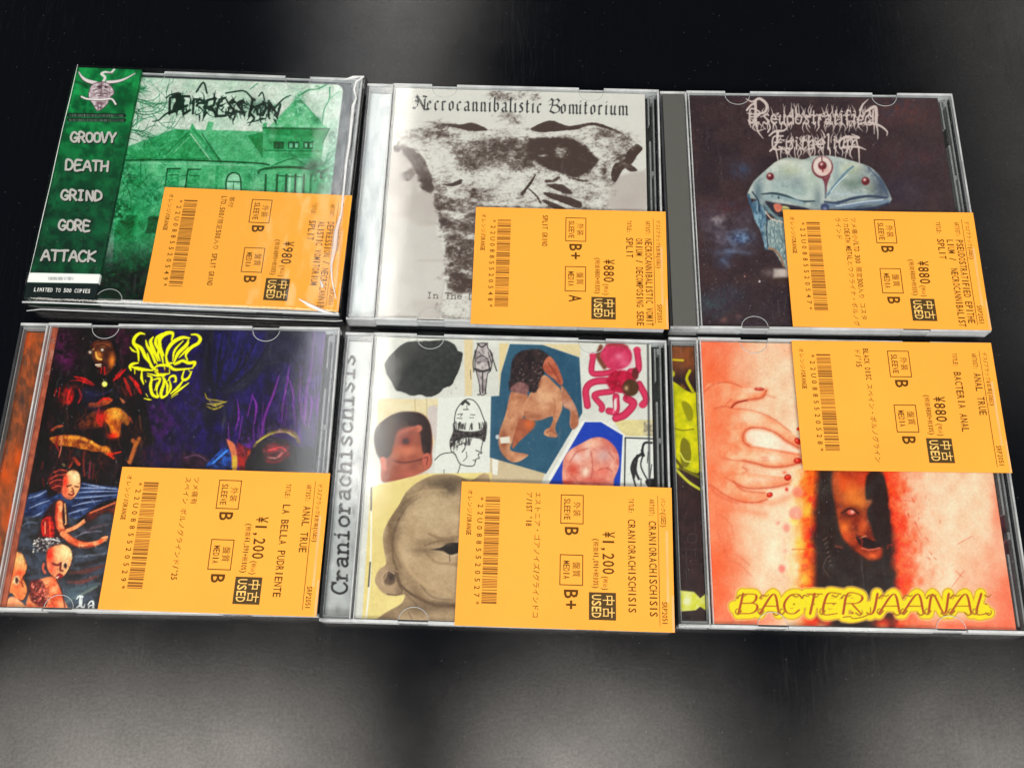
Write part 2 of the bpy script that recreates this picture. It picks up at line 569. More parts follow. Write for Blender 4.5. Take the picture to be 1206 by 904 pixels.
# ------------------------------------------------------------------ single-stroke alphabets for printed lettering
CAP = {
 'A': [[(0, 0), (.32, 1), (.64, 0)], [(.13, .38), (.52, .38)]],
 'B': [[(.05, 0), (.05, 1)], [(.05, 1), (.42, .98), (.5, .76), (.4, .55), (.05, .53)], [(.05, .53), (.5, .5), (.6, .25), (.46, .02), (.05, 0)]],
 'C': [[(.58, .82), (.42, .99), (.18, .93), (.04, .6), (.06, .3), (.22, .03), (.45, 0), (.6, .18)]],
 'D': [[(.06, 0), (.06, 1), (.38, .95), (.58, .68), (.57, .3), (.36, .04), (.06, 0)]],
 'E': [[(.55, 1), (.08, 1), (.08, 0), (.58, 0)], [(.08, .52), (.46, .52)]],
 'G': [[(.58, .82), (.4, 1), (.16, .92), (.04, .58), (.08, .2), (.28, 0), (.52, .08), (.58, .42), (.36, .42)]],
 'H': [[(.06, 0), (.06, 1)], [(.56, 0), (.56, 1)], [(.06, .5), (.56, .5)]],
 'I': [[(.25, 0), (.25, 1)], [(.1, 1), (.4, 1)], [(.1, 0), (.4, 0)]],
 'J': [[(.42, 1), (.44, .2), (.3, -.05), (.08, .05)]],
 'K': [[(.06, 0), (.06, 1)], [(.56, 1), (.08, .48), (.6, 0)]],
 'L': [[(.1, 1), (.1, 0), (.56, .02)]],
 'N': [[(.06, 0), (.06, 1), (.54, 0), (.54, 1)]],
 'O': [[(.32, 1), (.1, .85), (.04, .5), (.1, .14), (.32, 0), (.54, .14), (.6, .5), (.54, .85), (.32, 1)]],
 'P': [[(.06, 0), (.06, 1), (.44, .96), (.54, .74), (.42, .5), (.06, .46)]],
 'R': [[(.06, 0), (.06, 1), (.42, .97), (.54, .76), (.42, .54), (.06, .5)], [(.26, .5), (.6, 0)]],
 'S': [[(.54, .86), (.34, 1), (.1, .88), (.1, .64), (.34, .52), (.54, .36), (.52, .1), (.28, 0), (.05, .14)]],
 'T': [[(.31, 0), (.31, 1)], [(.02, 1), (.6, 1)]],
 'V': [[(.02, 1), (.3, 0), (.58, 1)]],
 'X': [[(.04, 1), (.56, 0)], [(.56, 1), (.04, 0)], [(.12, .5), (.48, .5)]],
 'Y': [[(.02, 1), (.3, .5), (.58, 1)], [(.3, .5), (.3, 0)]],
}
LOW = {
 'a': [[(.08, .58), (.3, .66), (.46, .54), (.46, .04), (.58, 0)], [(.46, .36), (.2, .36), (.06, .18), (.18, 0), (.46, .12)]],
 'b': [[(.08, 1), (.1, 0)], [(.1, .5), (.32, .66), (.52, .5), (.52, .16), (.32, 0), (.1, .12)]],
 'c': [[(.5, .52), (.32, .66), (.1, .5), (.08, .18), (.3, 0), (.52, .12)]],
 'd': [[(.5, 1), (.5, 0)], [(.5, .5), (.28, .66), (.08, .5), (.08, .16), (.28, 0), (.5, .12)]],
 'e': [[(.08, .34), (.52, .36), (.46, .58), (.28, .66), (.1, .52), (.08, .16), (.28, 0), (.5, .1)]],
 'f': [[(.52, .94), (.36, 1), (.26, .84), (.26, 0)], [(.08, .62), (.46, .62)]],
 'h': [[(.08, 1), (.08, 0)], [(.08, .46), (.3, .66), (.48, .52), (.48, 0)]],
 'i': [[(.14, .64), (.28, .64), (.28, 0)], [(.27, .86), (.29, .92)]],
 'l': [[(.14, 1), (.28, 1), (.28, 0)]],
 'm': [[(.04, .64), (.04, 0)], [(.04, .5), (.2, .66), (.32, .5), (.32, 0)], [(.32, .5), (.48, .66), (.6, .5), (.6, 0)]],
 'n': [[(.08, .64), (.08, 0)], [(.08, .46), (.3, .66), (.48, .52), (.48, 0)]],
 'o': [[(.3, .66), (.08, .5), (.08, .16), (.3, 0), (.52, .16), (.52, .5), (.3, .66)]],
 'r': [[(.14, .64), (.14, 0)], [(.14, .42), (.32, .64), (.5, .56)]],
 's': [[(.48, .56), (.28, .66), (.1, .52), (.3, .34), (.5, .2), (.34, 0), (.08, .1)]],
 't': [[(.26, .9), (.26, .12), (.38, 0), (.52, .1)], [(.08, .63), (.48, .63)]],
 'u': [[(.08, .64), (.08, .16), (.24, 0), (.46, .14)], [(.46, .64), (.46, .06), (.58, 0)]],
 'p': [[(.08, .64), (.08, -.3)], [(.08, .5), (.32, .66), (.52, .5), (.52, .16), (.32, 0), (.08, .12)]],
 'v': [[(.04, .64), (.28, 0), (.52, .64)]],
}
SERIF = {'r': [[(.02, 0), (.32, 0)], [(.02, .64), (.14, .64)]], 'n': [[(0, 0), (.2, 0)], [(.38, 0), (.6, 0)], [(0, .64), (.08, .64)]],
         'i': [[(.08, 0), (.48, 0)]], 'h': [[(0, 0), (.2, 0)], [(.38, 0), (.6, 0)], [(0, 1), (.08, 1)]], 'l': [[(.06, 0), (.5, 0)]],
         'I': [], 'T': [[(.18, 0), (.44, 0)], [(.02, 1), (.02, .84)], [(.6, 1), (.6, .84)]], 'D': [[(0, 0), (.1, 0)], [(0, 1), (.1, 1)]], 'C': [[(.58, .98), (.58, .76)]]}
# broad-pen blackletter: short straight pen strokes
BLK = {
 'a': [[(.1, .6), (.3, .68), (.42, .56), (.42, .08), (.54, .02)], [(.42, .36), (.12, .26), (.12, .1), (.26, 0), (.42, .14)]],
 'b': [[(.12, 1.05), (.12, .1), (.28, 0), (.46, .14), (.46, .5), (.32, .64), (.14, .54)]],
 'c': [[(.44, .56), (.3, .66), (.12, .5), (.12, .14), (.26, 0), (.44, .12)]],
 'e': [[(.14, .36), (.42, .5), (.3, .66), (.12, .5), (.12, .14), (.26, 0), (.44, .12)]],
 'i': [[(.06, .58), (.2, .66), (.2, .08), (.32, 0)], [(.2, .86), (.26, .94)]],
 'l': [[(.1, 1.02), (.18, 1.06), (.18, .08), (.3, 0)]],
 'm': [[(.02, .58), (.1, .66), (.1, .06), (.16, 0)], [(.1, .54), (.26, .66), (.34, .56), (.34, .06), (.4, 0)], [(.34, .54), (.5, .66), (.58, .56), (.58, .06), (.66, 0)]],
 'n': [[(.02, .58), (.12, .66), (.12, .06), (.2, 0)], [(.12, .54), (.32, .66), (.42, .54), (.42, .06), (.52, 0)]],
 'o': [[(.28, .66), (.12, .54), (.12, .12), (.26, 0), (.44, .14), (.44, .52), (.28, .66)]],
 'r': [[(.04, .58), (.14, .66), (.14, .06), (.24, 0)], [(.14, .5), (.3, .66), (.42, .58)]],
 's': [[(.42, .6), (.26, .68), (.12, .52), (.42, .26), (.4, .08), (.24, 0), (.08, .08)]],
 't': [[(.2, .88), (.2, .1), (.3, 0), (.42, .1)], [(.06, .62), (.4, .62)]],
 'u': [[(.04, .58), (.12, .66), (.12, .12), (.26, 0), (.42, .14)], [(.42, .66), (.42, .08), (.54, 0)]],
 'N': [[(.0, .86), (.14, 1.02), (.26, .82), (.2, .3), (.04, .06), (-.08, .18)], [(.1, .94), (.34, .66), (.62, .04)], [(.5, 1), (.74, .92), (.62, .8), (.62, .04), (.78, 0)], [(.04, .66), (.3, .52)]],
 'V': [[(.0, .84), (.14, 1.04), (.26, .9), (.22, .5), (.1, .16), (.36, 0), (.66, .14)], [(.3, .9), (.52, 1.04), (.66, .86), (.48, .6), (.68, .4), (.66, .14)], [(.26, .56), (.48, .6)], [(.02, .58), (.2, .66)]],
 'L': [[(.1, .84), (.24, 1.0), (.34, .86), (.26, .5), (.14, .1), (.36, .0), (.66, .12)], [(.4, .98), (.56, .9), (.46, .1)]],
}

def glyph_strokes(ch, font):
    if font == 'blk':
        return BLK.get(ch, LOW.get(ch, CAP.get(ch, [])))
    g = list(LOW.get(ch, CAP.get(ch.upper(), [])))
    if font == 'serif':
        g += SERIF.get(ch, [])
    return g

def write(art, text, o, e, cap, w, col, font='caps', adv=None, soft=0.5, nib=None, jitter=0.0, seed=0, smooth=True, slant=0.0, a=1.0, mod=0.0):
    """letter strokes from o towards e (photograph pixels); cap = capital height vector"""
    R = random.Random(seed)
    o = np.array(o, float); e = np.array(e, float); cap = np.array(cap, float)
    adv = adv or [0.72] * len(text)
    tot = sum(adv); step = (e - o) / tot; p = o.copy(); cells = []
    for k, ch in enumerate(text):
        cells.append(p.copy())
        for st in glyph_strokes(ch, font):
            pts = []
            for (gx, gy) in st:
                q = p + step * (gx * adv[k] / 0.72 + slant * gy) + cap * gy
                pts.append((q[0] + R.uniform(-jitter, jitter), q[1] + R.uniform(-jitter, jitter)))
            if nib is None and mod:
                Q = catmull(pts, 6); dd = np.gradient(Q, axis=0)
                vert = np.abs(dd @ cap) / (np.linalg.norm(cap) * np.maximum(np.hypot(dd[:, 0], dd[:, 1]), 1e-6))
                art.line(Q, w * (1 - mod + 1.7 * mod * vert ** 2), col, soft, a, smooth=False)
            elif nib is None:
                art.line(pts, w, col, soft, a, smooth=smooth)
            else:
                nx, ny = nib
                P = np.array(pts)
                for i in range(len(P) - 1):
                    q0, q1 = P[i], P[i + 1]
                    art.poly([q0 - (nx, ny), q1 - (nx, ny), q1 + (nx, ny), q0 + (nx, ny)], col, soft, a, smooth=False)
        p = p + step * adv[k]
    return cells

# ------------------------------------------------------------------ what is printed on each cover (photograph pixels, sRGB 0..255)
def art_castle(a):
    r = random.Random(4)
    A1, A3, A4 = Z(20, 70, .166), Z(150, 80, .166), Z(280, 80, .166)
    G0, G1, G2, G3 = (6, 62, 40), (30, 125, 78), (104, 188, 142), (176, 220, 192)
    WH = (226, 234, 224)
    a.full((232, 238, 230), ((208, 230, 214), 16, 1.8))
    # wooded left side
    for _ in range(26):
        a.glow((r.uniform(130, 185), r.uniform(85, 215)), r.uniform(5, 12), r.uniform(4, 10), G2, r.uniform(.15, .42), tex=(WH, 3, 4))
    a.glow((165, 100), 16, 10, G1, .6, tex=(WH, 4, 5))
    # main house
    body = A3((-60, 580), (60, 560), (330, 435), (440, 440), (460, 390), (490, 440), (556, 440), (575, 380), (612, 385), (602, 442), (904, 450)) + A4((175, 455), (180, 390), (205, 390), (207, 420), (650, 430), (612, 520), (592, 650), (640, 720), (640, 1600), (-900, 1600))
    m = a.poly(body, (96, 178, 132), 1.0, tex=((140, 204, 164), 10, 2.2), smooth=False)
    a.poly(A3((-60, 580), (330, 435), (440, 440), (250, 640), (-60, 640)), (60, 150, 100), 1, .8, ((110, 190, 145), 5, 3), False)
    a.poly(A3((600, 445), (904, 452), (904, 668), (670, 660), (545, 475)), (132, 200, 160), 1, .9, ((98, 178, 132), 3, 2, .3), False)
    a.poly(A4((70, 480), (180, 455), (180, 640)), (40, 140, 88), 1, .9, smooth=False)
    a.poly(A3((450, 450), (600, 660), (250, 655)), (98, 180, 130), 1, .9, ((60, 150, 100), 5, 2), False)
    a.line(A3((470, 440), (665, 665)), 4.0, (70, 156, 108)); a.line(A3((530, 470), (660, 660)), 1.2, (20, 100, 62))
    a.line(A3((450, 470), (590, 655)), 1.6, (190, 226, 200)); a.line(A3((440, 450), (270, 620)), 1.6, (40, 130, 85), a=.8)
    a.line(A3((330, 600), (440, 490)), 1.2, (170, 215, 185), a=.7)
    a.line(A3((-20, 655), (400, 655), (904, 675)) + A4((225, 690)), 2.0, (10, 92, 58)); a.line(A3((0, 672), (904, 692)), 1.2, (170, 216, 188), a=.7)
    a.line(A3((0, 640), (600, 645)), .9, (24, 110, 70), a=.7)
    for t in range(16):      # plaster
        a.glow((r.uniform(160, 330), r.uniform(195, 225)), 7, 4, r.choice([G3, G1, (180, 220, 190)]), .35)
    for x0, x1, y0, y1 in ((285, 375, 715, 860), (430, 520, 720, 860)):
        a.poly(A3((x0, y0), (x1, y0), (x1 - 15, y1), (x0 - 20, y1)), (70, 156, 110), .7, 1, ((120, 196, 150), 5, 2), False)
        a.line(A3((x1, y0), (x0, y0), (x0 - 20, y1)), 1.5, (4, 78, 48), smooth=False)
        a.line(A3((x0 + 10, y0 + 45), (x1 - 12, y0 + 45)), 1.0, (10, 96, 60))
    arch = A3((700, 880), (702, 800), (725, 755), (765, 745), (800, 775), (808, 880))
    a.poly(arch, (176, 222, 194), .7); a.line(arch, 1.7, (4, 80, 50)); a.line(A3((702, 805), (806, 810)), 1.1, (4, 80, 50)); a.line(A3((755, 810), (750, 880)), .9, (20, 100, 64))
    a.line(A3((640, 700), (630, 860)), 3.4, (70, 160, 112), a=.7)
    # tower
    roof = A4((222, 422), (300, 340), (430, 205), (500, 290), (580, 380), (650, 432))
    a.poly(roof, (120, 196, 150), .8, 1, ((170, 220, 188), 5, 2.5), False)
    a.line(A4((222, 424), (430, 207)), 1.0, (150, 205, 172)); a.line(A4((430, 207), (600, 400)), 1.2, (60, 150, 104))
    a.glow(A4((435, 250))[0], 6, 14, (24, 116, 74), .8, tex=(G3, 3, 4))
    a.glow(A4((560, 370))[0], 5, 4, (16, 110, 66), .7)
    a.poly(A4((195, 428), (648, 436), (608, 520), (592, 640), (180, 640), (190, 520)), (76, 164, 114), .8, 1, ((104, 184, 138), 8, 2), False)
    a.poly(A4((195, 424), (650, 432), (620, 500), (195, 470)), (52, 146, 96), .9, .7, smooth=False)
    a.line(A4((180, 427), (650, 434)), 2.0, (12, 104, 64)); a.line(A4((648, 436), (600, 530)), 1.4, (20, 120, 74))
    for x0, x1 in ((255, 328), (356, 436), (465, 535)):
        a.poly(A4((x0, 522), (x1, 526), (x1 - 2, 576), (x0, 574)), (8, 88, 54), .5, smooth=False)
        w = (x1 - x0) / 2
        for k in (0, 1):
            a.poly(A4((x0 + 10 + k * w, 534), (x0 + w - 6 + k * w, 536), (x0 + w - 7 + k * w, 566), (x0 + 10 + k * w, 566)), (150, 208, 176) if x0 > 300 else (20, 110, 68), .5, smooth=False)
    a.line(A4((195, 585), (600, 592)), 1.2, (24, 120, 76)); a.line(A4((195, 600), (600, 606)), 1.0, (140, 204, 166), a=.6)
    a.poly(A4((240, 700), (390, 645), (480, 690), (600, 700), (600, 740), (150, 740)), (122, 194, 150), .8, .9, smooth=False)
    a.line(A4((145, 748), (170, 722), (300, 704), (480, 712), (590, 735)), 2.8, (14, 100, 62)); a.line(A4((240, 695), (390, 645), (480, 690)), 1.2, (30, 124, 80))
    for x, c in ((200, (16, 100, 62)), (235, (120, 194, 150)), (280, (10, 90, 56)), (345, (8, 84, 52)), (370, (180, 222, 196)), (410, (6, 74, 46)), (440, (150, 206, 172)), (470, (14, 96, 60)), (520, (40, 128, 84))):
        a.line(A4((x, 760), (x - 6, 900)), 2.6, c)
    a.line(A4((290, 765), (460, 775)), 1.6, (20, 108, 68))
    a.glow(A4((600, 760))[0], 12, 16, (5, 70, 44), .9, tex=(G2, 3, 5)); a.glow(A4((520, 690))[0], 12, 7, (6, 84, 52), .7); a.glow(A4((660, 800))[0], 9, 16, (30, 120, 78), .8, tex=(G3, 3, 5))
    # lower storeys run into darkness
    a.glow((150, 262), 34, 30, (20, 112, 70), .85, tex=((90, 180, 130), 7, 3)); a.glow((175, 225), 24, 14, (22, 112, 70), .6, tex=((100, 180, 140), 4, 4))
    A2 = Z(20, 210, .166)
    a.poly(A2((740, 180), (880, 190), (860, 270), (720, 260)), (96, 184, 136), 1.5, .7, ((40, 130, 84), 6, 2), False)
    a.poly(A2((740, 260), (850, 265), (820, 420), (690, 400)), (16, 92, 58), 1.5, .8, ((60, 150, 104), 7, 2), False)
    a.poly(A2((935, 270), (1010, 270), (985, 390), (910, 390)), (12, 84, 54), 1.5, .85, smooth=False)
    a.line(A2((850, 290), (810, 400)), 2.4, (70, 160, 112), a=.7); a.line(A2((760, 20), (880, 25)), 5, (50, 150, 100), a=.6)
    i = np.arange(len(a.X)); f = sstep(262, 332, a.Y + 8 * (fbm(a.X / 12, a.Y / 12, 6) - .5))
    a.ink(i, f * .96, (28, 42, 38), ((22, 66, 48), 6, 3))
    a.ink(i, sstep(40, 0, a.X - 128) * .0, (0, 0, 0))
    for _ in range(90):
        p = (r.uniform(120, 240), r.uniform(240, 325)); a.ell(p, r.uniform(.5, 1.6), r.uniform(.5, 1.2), r.choice([(90, 180, 135), (8, 70, 44), (50, 140, 95)]), .8, .5)
    # branches
    def branch(p, ang, ln, w, depth, col):
        pts = [p]
        for _ in range(4):
            ang += r.uniform(-.35, .35)
            p = (p[0] + math.cos(ang) * ln / 4, p[1] + math.sin(ang) * ln / 4); pts.append(p)
            if depth and r.random() < .75:
                branch(p, ang + r.choice([-1, 1]) * r.uniform(.4, 1.0), ln * .6, w * .65, depth - 1, col)
        a.line(pts, (w, w * .5), col, .5, .85)
    for _ in range(13):
        branch((r.uniform(126, 150), r.uniform(95, 205)), r.uniform(-1.1, .9), r.uniform(25, 55), 1.3, 2, r.choice([(6, 92, 56), (20, 120, 74), (60, 150, 105)]))
    branch(A4((640, 720))[0], -1.0, 28, 1.6, 2, (40, 128, 88)); branch(A4((600, 700))[0], -.5, 30, 1.2, 2, (60, 146, 104)); branch(A4((690, 820))[0], -1.3, 26, 1.2, 2, (40, 130, 88))
    a.line(A4((600, 385), (612, 300), (650, 220), (652, 140)), 1.5, (84, 164, 122)); a.line(A4((430, 200), (500, 160), (580, 150)), 1.6, (70, 156, 110)); a.line(A4((650, 220), (720, 170)), .8, (120, 190, 150))
    a.line(A4((90, 150), (140, 110)), .9, (60, 150, 104)); a.line(A4((230, 300), (350, 200)), .8, (90, 170, 126))
    a.line(A4((560, 130), (590, 140), (640, 110)), 1.8, (50, 150, 100))
    # jagged logo
    LG = (22, 62, 48)
    def spike(p, q, w): a.line([p, ((p[0] + q[0]) / 2 + r.uniform(-2, 2), (p[1] + q[1]) / 2 + r.uniform(-2, 2)), q], (w, w * .25), LG, .45)
    write(a, 'DEPRESSION', (200, 131), (331, 139), (1.5, -17), 2.9, LG, jitter=3.4, seed=8, smooth=False, adv=[.8, .6, .75, .75, .65, .6, .6, .5, .8, .8])
    for k in range(120):
        x = r.uniform(201, 330); y = 122 + (x - 200) * .07 + r.uniform(-9, 12)
        an = r.choice([-1, 1]) * r.uniform(.5, 2.4); l = r.uniform(4, 11)
        spike((x, y), (x + l * math.cos(an), y + l * math.sin(an)), r.uniform(1.2, 2.6))
    a.poly(A3((310, 190), (380, 180), (385, 290), (350, 300), (320, 280), (345, 230)), LG, .6)
    a.line(A3((180, 380), (225, 370), (270, 330), (340, 295)), (1.0, 2.6), LG); a.line(A3((275, 215), (310, 190), (380, 185)), 1.6, LG)
    a.line(A3((490, 170), (540, 105), (565, 180)), 2.0, LG); a.line(A3((700, 180), (760, 170), (830, 165), (880, 210)), 1.8, LG)
    a.line(A4((70, 390), (150, 370), (160, 330)), (1, 2), LG); a.line(A4((250, 300), (320, 225), (375, 195)), (2.4, .7), LG); a.line(A4((150, 200), (175, 175), (190, 230)), 1.6, LG)
    a.glow(A4((150, 270))[0], 14, 8, LG, .45)
    for c_, rx_, ry_, al_ in (((150, 205), 12, 14, .55), ((140, 250), 16, 16, .7), ((398, 205), 9, 16, .6), ((392, 165), 6, 20, .35), ((132, 150), 5, 30, .5), ((180, 235), 14, 8, .5), ((300, 205), 10, 8, .35), ((345, 180), 14, 6, .3), ((240, 175), 16, 5, .3)):
        a.glow(c_, rx_, ry_, (6, 70, 44), al_, tex=((110, 190, 146), 3, 4))
    a.daub(900, 5, 1.1, .3, 3, a=.5)
    f1 = fbm(a.X / 1.5, a.Y / 1.5, 41, 2)[:, None]; f2 = fbm(a.X / 8, a.Y / 8, 43, 3)[:, None]
    a.c = a.c + (f1 - .5) * 46 + (f2 - .5) * 40
    a.tone(1.32, 1.2, 165, .93)

def art_obi(a):
    r = random.Random(2)
    A1, A2 = Z(20, 70, .166), Z(20, 210, .166)
    i = np.arange(len(a.X))
    a.full((10, 84, 48), ((30, 138, 76), 9, 3))
    a.ink(i, sstep(85, 300, a.Y) * .95, (20, 46, 36), ((22, 74, 50), 9, 3))
    for _ in range(30):
        a.glow((r.uniform(50, 165), r.uniform(78, 210)), r.uniform(3, 9), r.uniform(2, 6), r.choice([(60, 178, 108), (6, 70, 40), (4, 60, 34), (30, 140, 78)]), .55, tex=((20, 110, 64), 4, 3))
    for _ in range(14):
        a.glow((r.uniform(30, 130), r.uniform(200, 320)), r.uniform(5, 12), r.uniform(3, 8), r.choice([(14, 40, 30), (30, 104, 66), (10, 34, 26)]), .5)
    a.line(A1((380, 150), (450, 170), (500, 200)), 3, (6, 66, 38), 1.2, .7); a.glow(A1((740, 300))[0], 12, 10, (4, 58, 34), .8)
    B = (214, 206, 208)
    a.line(A1((436, 85), (462, 130), (500, 155), (560, 172)), (1.2, 4.6, 5.2), (70, 60, 62), .6); a.line(A1((438, 90), (464, 128), (500, 152), (560, 168)), (1.0, 3.6, 4.2), B)
    a.line(A1((842, 98), (770, 138), (710, 158), (640, 165)), (1.0, 3.6, 4.4), (70, 60, 62), .6); a.line(A1((838, 100), (768, 138), (710, 156), (640, 162)), (.8, 2.8, 3.4), B)
    a.line(A1((600, 100), (625, 90), (665, 95), (690, 72)), 2.4, B); a.line(A1((600, 105), (625, 130), (610, 165), (625, 190)), 3.0, B); a.line(A1((640, 100), (680, 100)), 1.4, (120, 108, 110))
    f = A1((545, 172), (600, 160), (655, 178), (690, 235), (656, 275), (640, 320), (575, 366), (540, 320), (508, 262), (520, 200))
    a.poly(f, (206, 198, 202), .7, tex=((150, 132, 138), 3, 3)); a.line(f + f[:1], .8, (86, 70, 74))
    for q in (((590, 185), (630, 190)), ((540, 220), (600, 205)), ((620, 215), (660, 240)), ((575, 260), (610, 255)), ((560, 240), (640, 245)), ((600, 170), (595, 250)), ((555, 330), (600, 345)), ((575, 315), (575, 355)), ((600, 310), (592, 350))):
        a.line(A1(*q), 1.1, (96, 78, 84))
    a.ell(A1((585, 195))[0], 2.8, 1.5, (70, 52, 56)); a.ell(A1((632, 197))[0], 2.2, 1.3, (70, 52, 56)); a.ell(A1((590, 310))[0], 4, 2.0, (120, 96, 104))
    a.line(A1((455, 265), (500, 282), (600, 288), (672, 282), (704, 320)), 2.6, (60, 50, 52)); a.line(A1((458, 265), (500, 281), (600, 286), (670, 281), (700, 318)), 2.0, (226, 220, 220))
    for y in (398, 432):
        a.line(A1((368, y - 4), (762, y)), 4.4, (26, 34, 30), .8, .85)
        for k in range(46):
            x = 372 + k * 8.4 + r.uniform(-2, 2)
            a.line(A1((x, y - 8 + (x - 370) * .01), (x + r.uniform(1, 6), y + 6 + (x - 370) * .01)), .7, (150, 160, 152), .4, r.uniform(.2, .8))
    for Q, t, p, q, cap in ((A1, 'GROOVY', (380, 584), (706, 588), (4, -66)), (A1, 'DEATH', (342, 782), (654, 792), (6, -68)), (A2, 'GRIND', (312, 150), (606, 158), (4, -66)), (A2, 'GORE', (294, 364), (522, 372), (5, -68)), (A2, 'ATTACK', (172, 580), (562, 588), (8, -70))):
        o, e = Q(p)[0], Q(q)[0]; cv = (cap[0] * .166, cap[1] * .166)
        tt = t
        write(a, tt, (o[0] + .8, o[1] + .8), (e[0] + .8, e[1] + .8), cv, 3.8, (18, 22, 20), seed=3, a=.8)
        write(a, tt, o, e, cv, 2.5, (206, 204, 200), jitter=.35, seed=3)
        write(a, tt, o, e, cv, .7, (120, 112, 112), jitter=.35, seed=3, a=.6)
    a.poly(A2((62, 668), (600, 680), (592, 746), (46, 736)), (236, 238, 236), .5, smooth=False)
    for k in range(22):
        x = 222 + k * 8.4; a.line(A2((x, 702), (x + r.uniform(0, 5), 720)), .9, (120, 122, 124), .5, r.uniform(.3, .9))
    a.poly(A2((40, 740), (592, 748), (570, 880), (-10, 880)), (28, 38, 38), .7, smooth=False)
    a.tone(1.1, 1.12, 120)

def art_torso(a):
    r = random.Random(7)
    B1, B2, B3 = Z(400, 95, .166), Z(590, 95, .166), Z(400, 240, .166)
    paper, dark = np.array((228, 226, 218.)), np.array((74, 57, 52.))
    D = Art(a.X, a.Y, (0.06, 0, 0))
    i = np.arange(len(a.X))
    # soft greys of the background
    BG = Art(a.X, a.Y, (0.0, 0, 0))
    BG.poly(B1((380, 500), (440, 520), (540, 660), (560, 780), (670, 790)) + B3((690, 200), (730, 300), (740, 480), (690, 830), (280, 830), (310, 400), (340, 100)), (.16, 0, 0), 3)
    BG.poly(B1((380, 500), (470, 520), (560, 680), (560, 780), (670, 800)) + B3((690, 130), (560, 150), (450, 100), (350, 60)), (.34, 0, 0), 4)
    BG.poly(B2((1000, 640), (830, 680), (790, 760), (770, 904), (1040, 904), (1030, 650)), (.36, 0, 0), 3)
    BG.glow(B2((900, 860))[0], 14, 9, (.46, 0, 0), .8)
    BG.poly(B3((520, 690), (700, 700), (690, 830), (570, 830)), (.26, 0, 0), 3)
    BG.line(B3((560, 402), (740, 402)), 2.2, (.3, 0, 0), 1.5); BG.line(B3((700, 830), (720, 690), (745, 540)), 1.2, (.35, 0, 0), .8)
    # torso, mid density everywhere inside the chest
    torso = B1((640, 330), (800, 300), (1050, 345), (1205, 330)) + B2((220, 330), (480, 325), (640, 300), (830, 360), (990, 470), (930, 590), (830, 690), (770, 904)) + [(760, 300), (600, 390)] + B3((700, 820), (760, 640), (740, 430), (690, 150), (670, 0)) + B1((660, 760), (620, 560), (560, 500), (470, 480), (400, 470), (480, 370))
    tm_ = D.poly(torso, (.33, 0, 0), 1.5)
    for c_, rx_, ry_, v_ in ((B1((700, 460))[0], 12, 16, .12), (B1((1000, 690))[0], 26, 10, .14), (B2((420, 370))[0], 24, 4, .1), (B2((700, 760))[0], 10, 18, .16), (B2((620, 720))[0], 20, 6, .2), (B1((900, 390))[0], 26, 6, .14), (B2((100, 720))[0], 22, 10, .2), (B1((680, 600))[0], 8, 20, .16), (B2((640, 420))[0], 10, 8, .3), (B1((560, 440))[0], 16, 8, .2), (B2((600, 860))[0], 14, 10, .3)):
        D.glow(c_, rx_, ry_, (v_, 0, 0), .9, clip=tm_)
    d = lambda pts, v, s=2.0, sm=True: D.poly(pts, (v, 0, 0), s, 1.0, smooth=sm)
    d(B1((720, 305), (850, 312), (950, 300), (1050, 352), (920, 355), (800, 328)), 1.0, 1.2)
    d(B2((215, 340), (350, 283), (480, 322), (640, 298), (760, 325), (880, 385), (760, 345), (640, 318), (540, 345), (400, 360), (260, 365)), 1.0, .9)
    d(B1((830, 450), (1000, 428), (1205, 438), (1205, 600), (1060, 615), (910, 615), (830, 550)), .68, 5); d(B2((-10, 430), (250, 430), (260, 600), (-10, 612)), .72, 5)
    d(B2((200, 420), (300, 405), (480, 412), (580, 450), (640, 510), (692, 572), (620, 640), (530, 682), (400, 650), (280, 600), (180, 500)), .98, 2.5)
    D.glow(B2((430, 510))[0], 7, 6, (.35, 0, 0), .8); D.glow(B2((300, 530))[0], 6, 2, (.3, 0, 0), .9)
    d(B1((440, 480), (560, 510), (640, 640), (664, 790), (585, 780), (560, 700), (530, 640)), .8, 3.0)
    d(B1((430, 690), (480, 720), (540, 660), (500, 620), (440, 660)), .62, 2.4); d(B1((388, 462), (430, 480), (420, 505), (388, 498)), .9, 1.0)
    D.glow(B1((600, 380))[0], 22, 10, (.58, 0, 0), .9); D.glow(B1((740, 385))[0], 14, 5, (.8, 0, 0), .9); D.glow(B1((700, 330))[0], 12, 6, (.55, 0, 0), .8)
    d(B2((875, 560), (900, 500), (960, 450), (1004, 482), (960, 540), (930, 585), (860, 640), (812, 716), (782, 690), (800, 600)), 1.0, 1.0)
    d(B2((870, 590), (930, 600), (968, 640), (900, 640)), .85, 1.2)
    for p, rx, ry, v in (((760, 380), 16, 6, .55), ((900, 430), 9, 9, .6), ((740, 470), 12, 7, .45), ((735, 640), 4, 9, .9), ((840, 545), 7, 7, .7), ((600, 370), 12, 4, .35), ((770, 760), 6, 10, .4)):
        D.glow(B2(p)[0], rx, ry, (v, 0, 0), .95)
    d(B2((330, 740), (440, 738), (505, 800), (430, 792)), .95, .9); d(B2((308, 792), (420, 812), (560, 858), (560, 904), (470, 880), (330, 822)), 1.0, .9)
    d(B2((288, 850), (360, 860), (500, 930), (400, 920)), .98, 1.0); D.line(B2((245, 668), (200, 740), (150, 802)), (1.2, 3.4, 3.6), (.98, 0, 0)); D.line(B2((200, 770), (250, 815), (280, 865)), 2.0, (.95, 0, 0))
    D.line(B2((320, 712), (370, 710), (410, 690)), 3, (.9, 0, 0), 1.2); D.line(B2((480, 690), (610, 715)), 1.6, (.7, 0, 0), 1)
    d(B1((722, 735), (790, 730), (862, 700), (862, 730), (800, 750)), .95, 1.0)
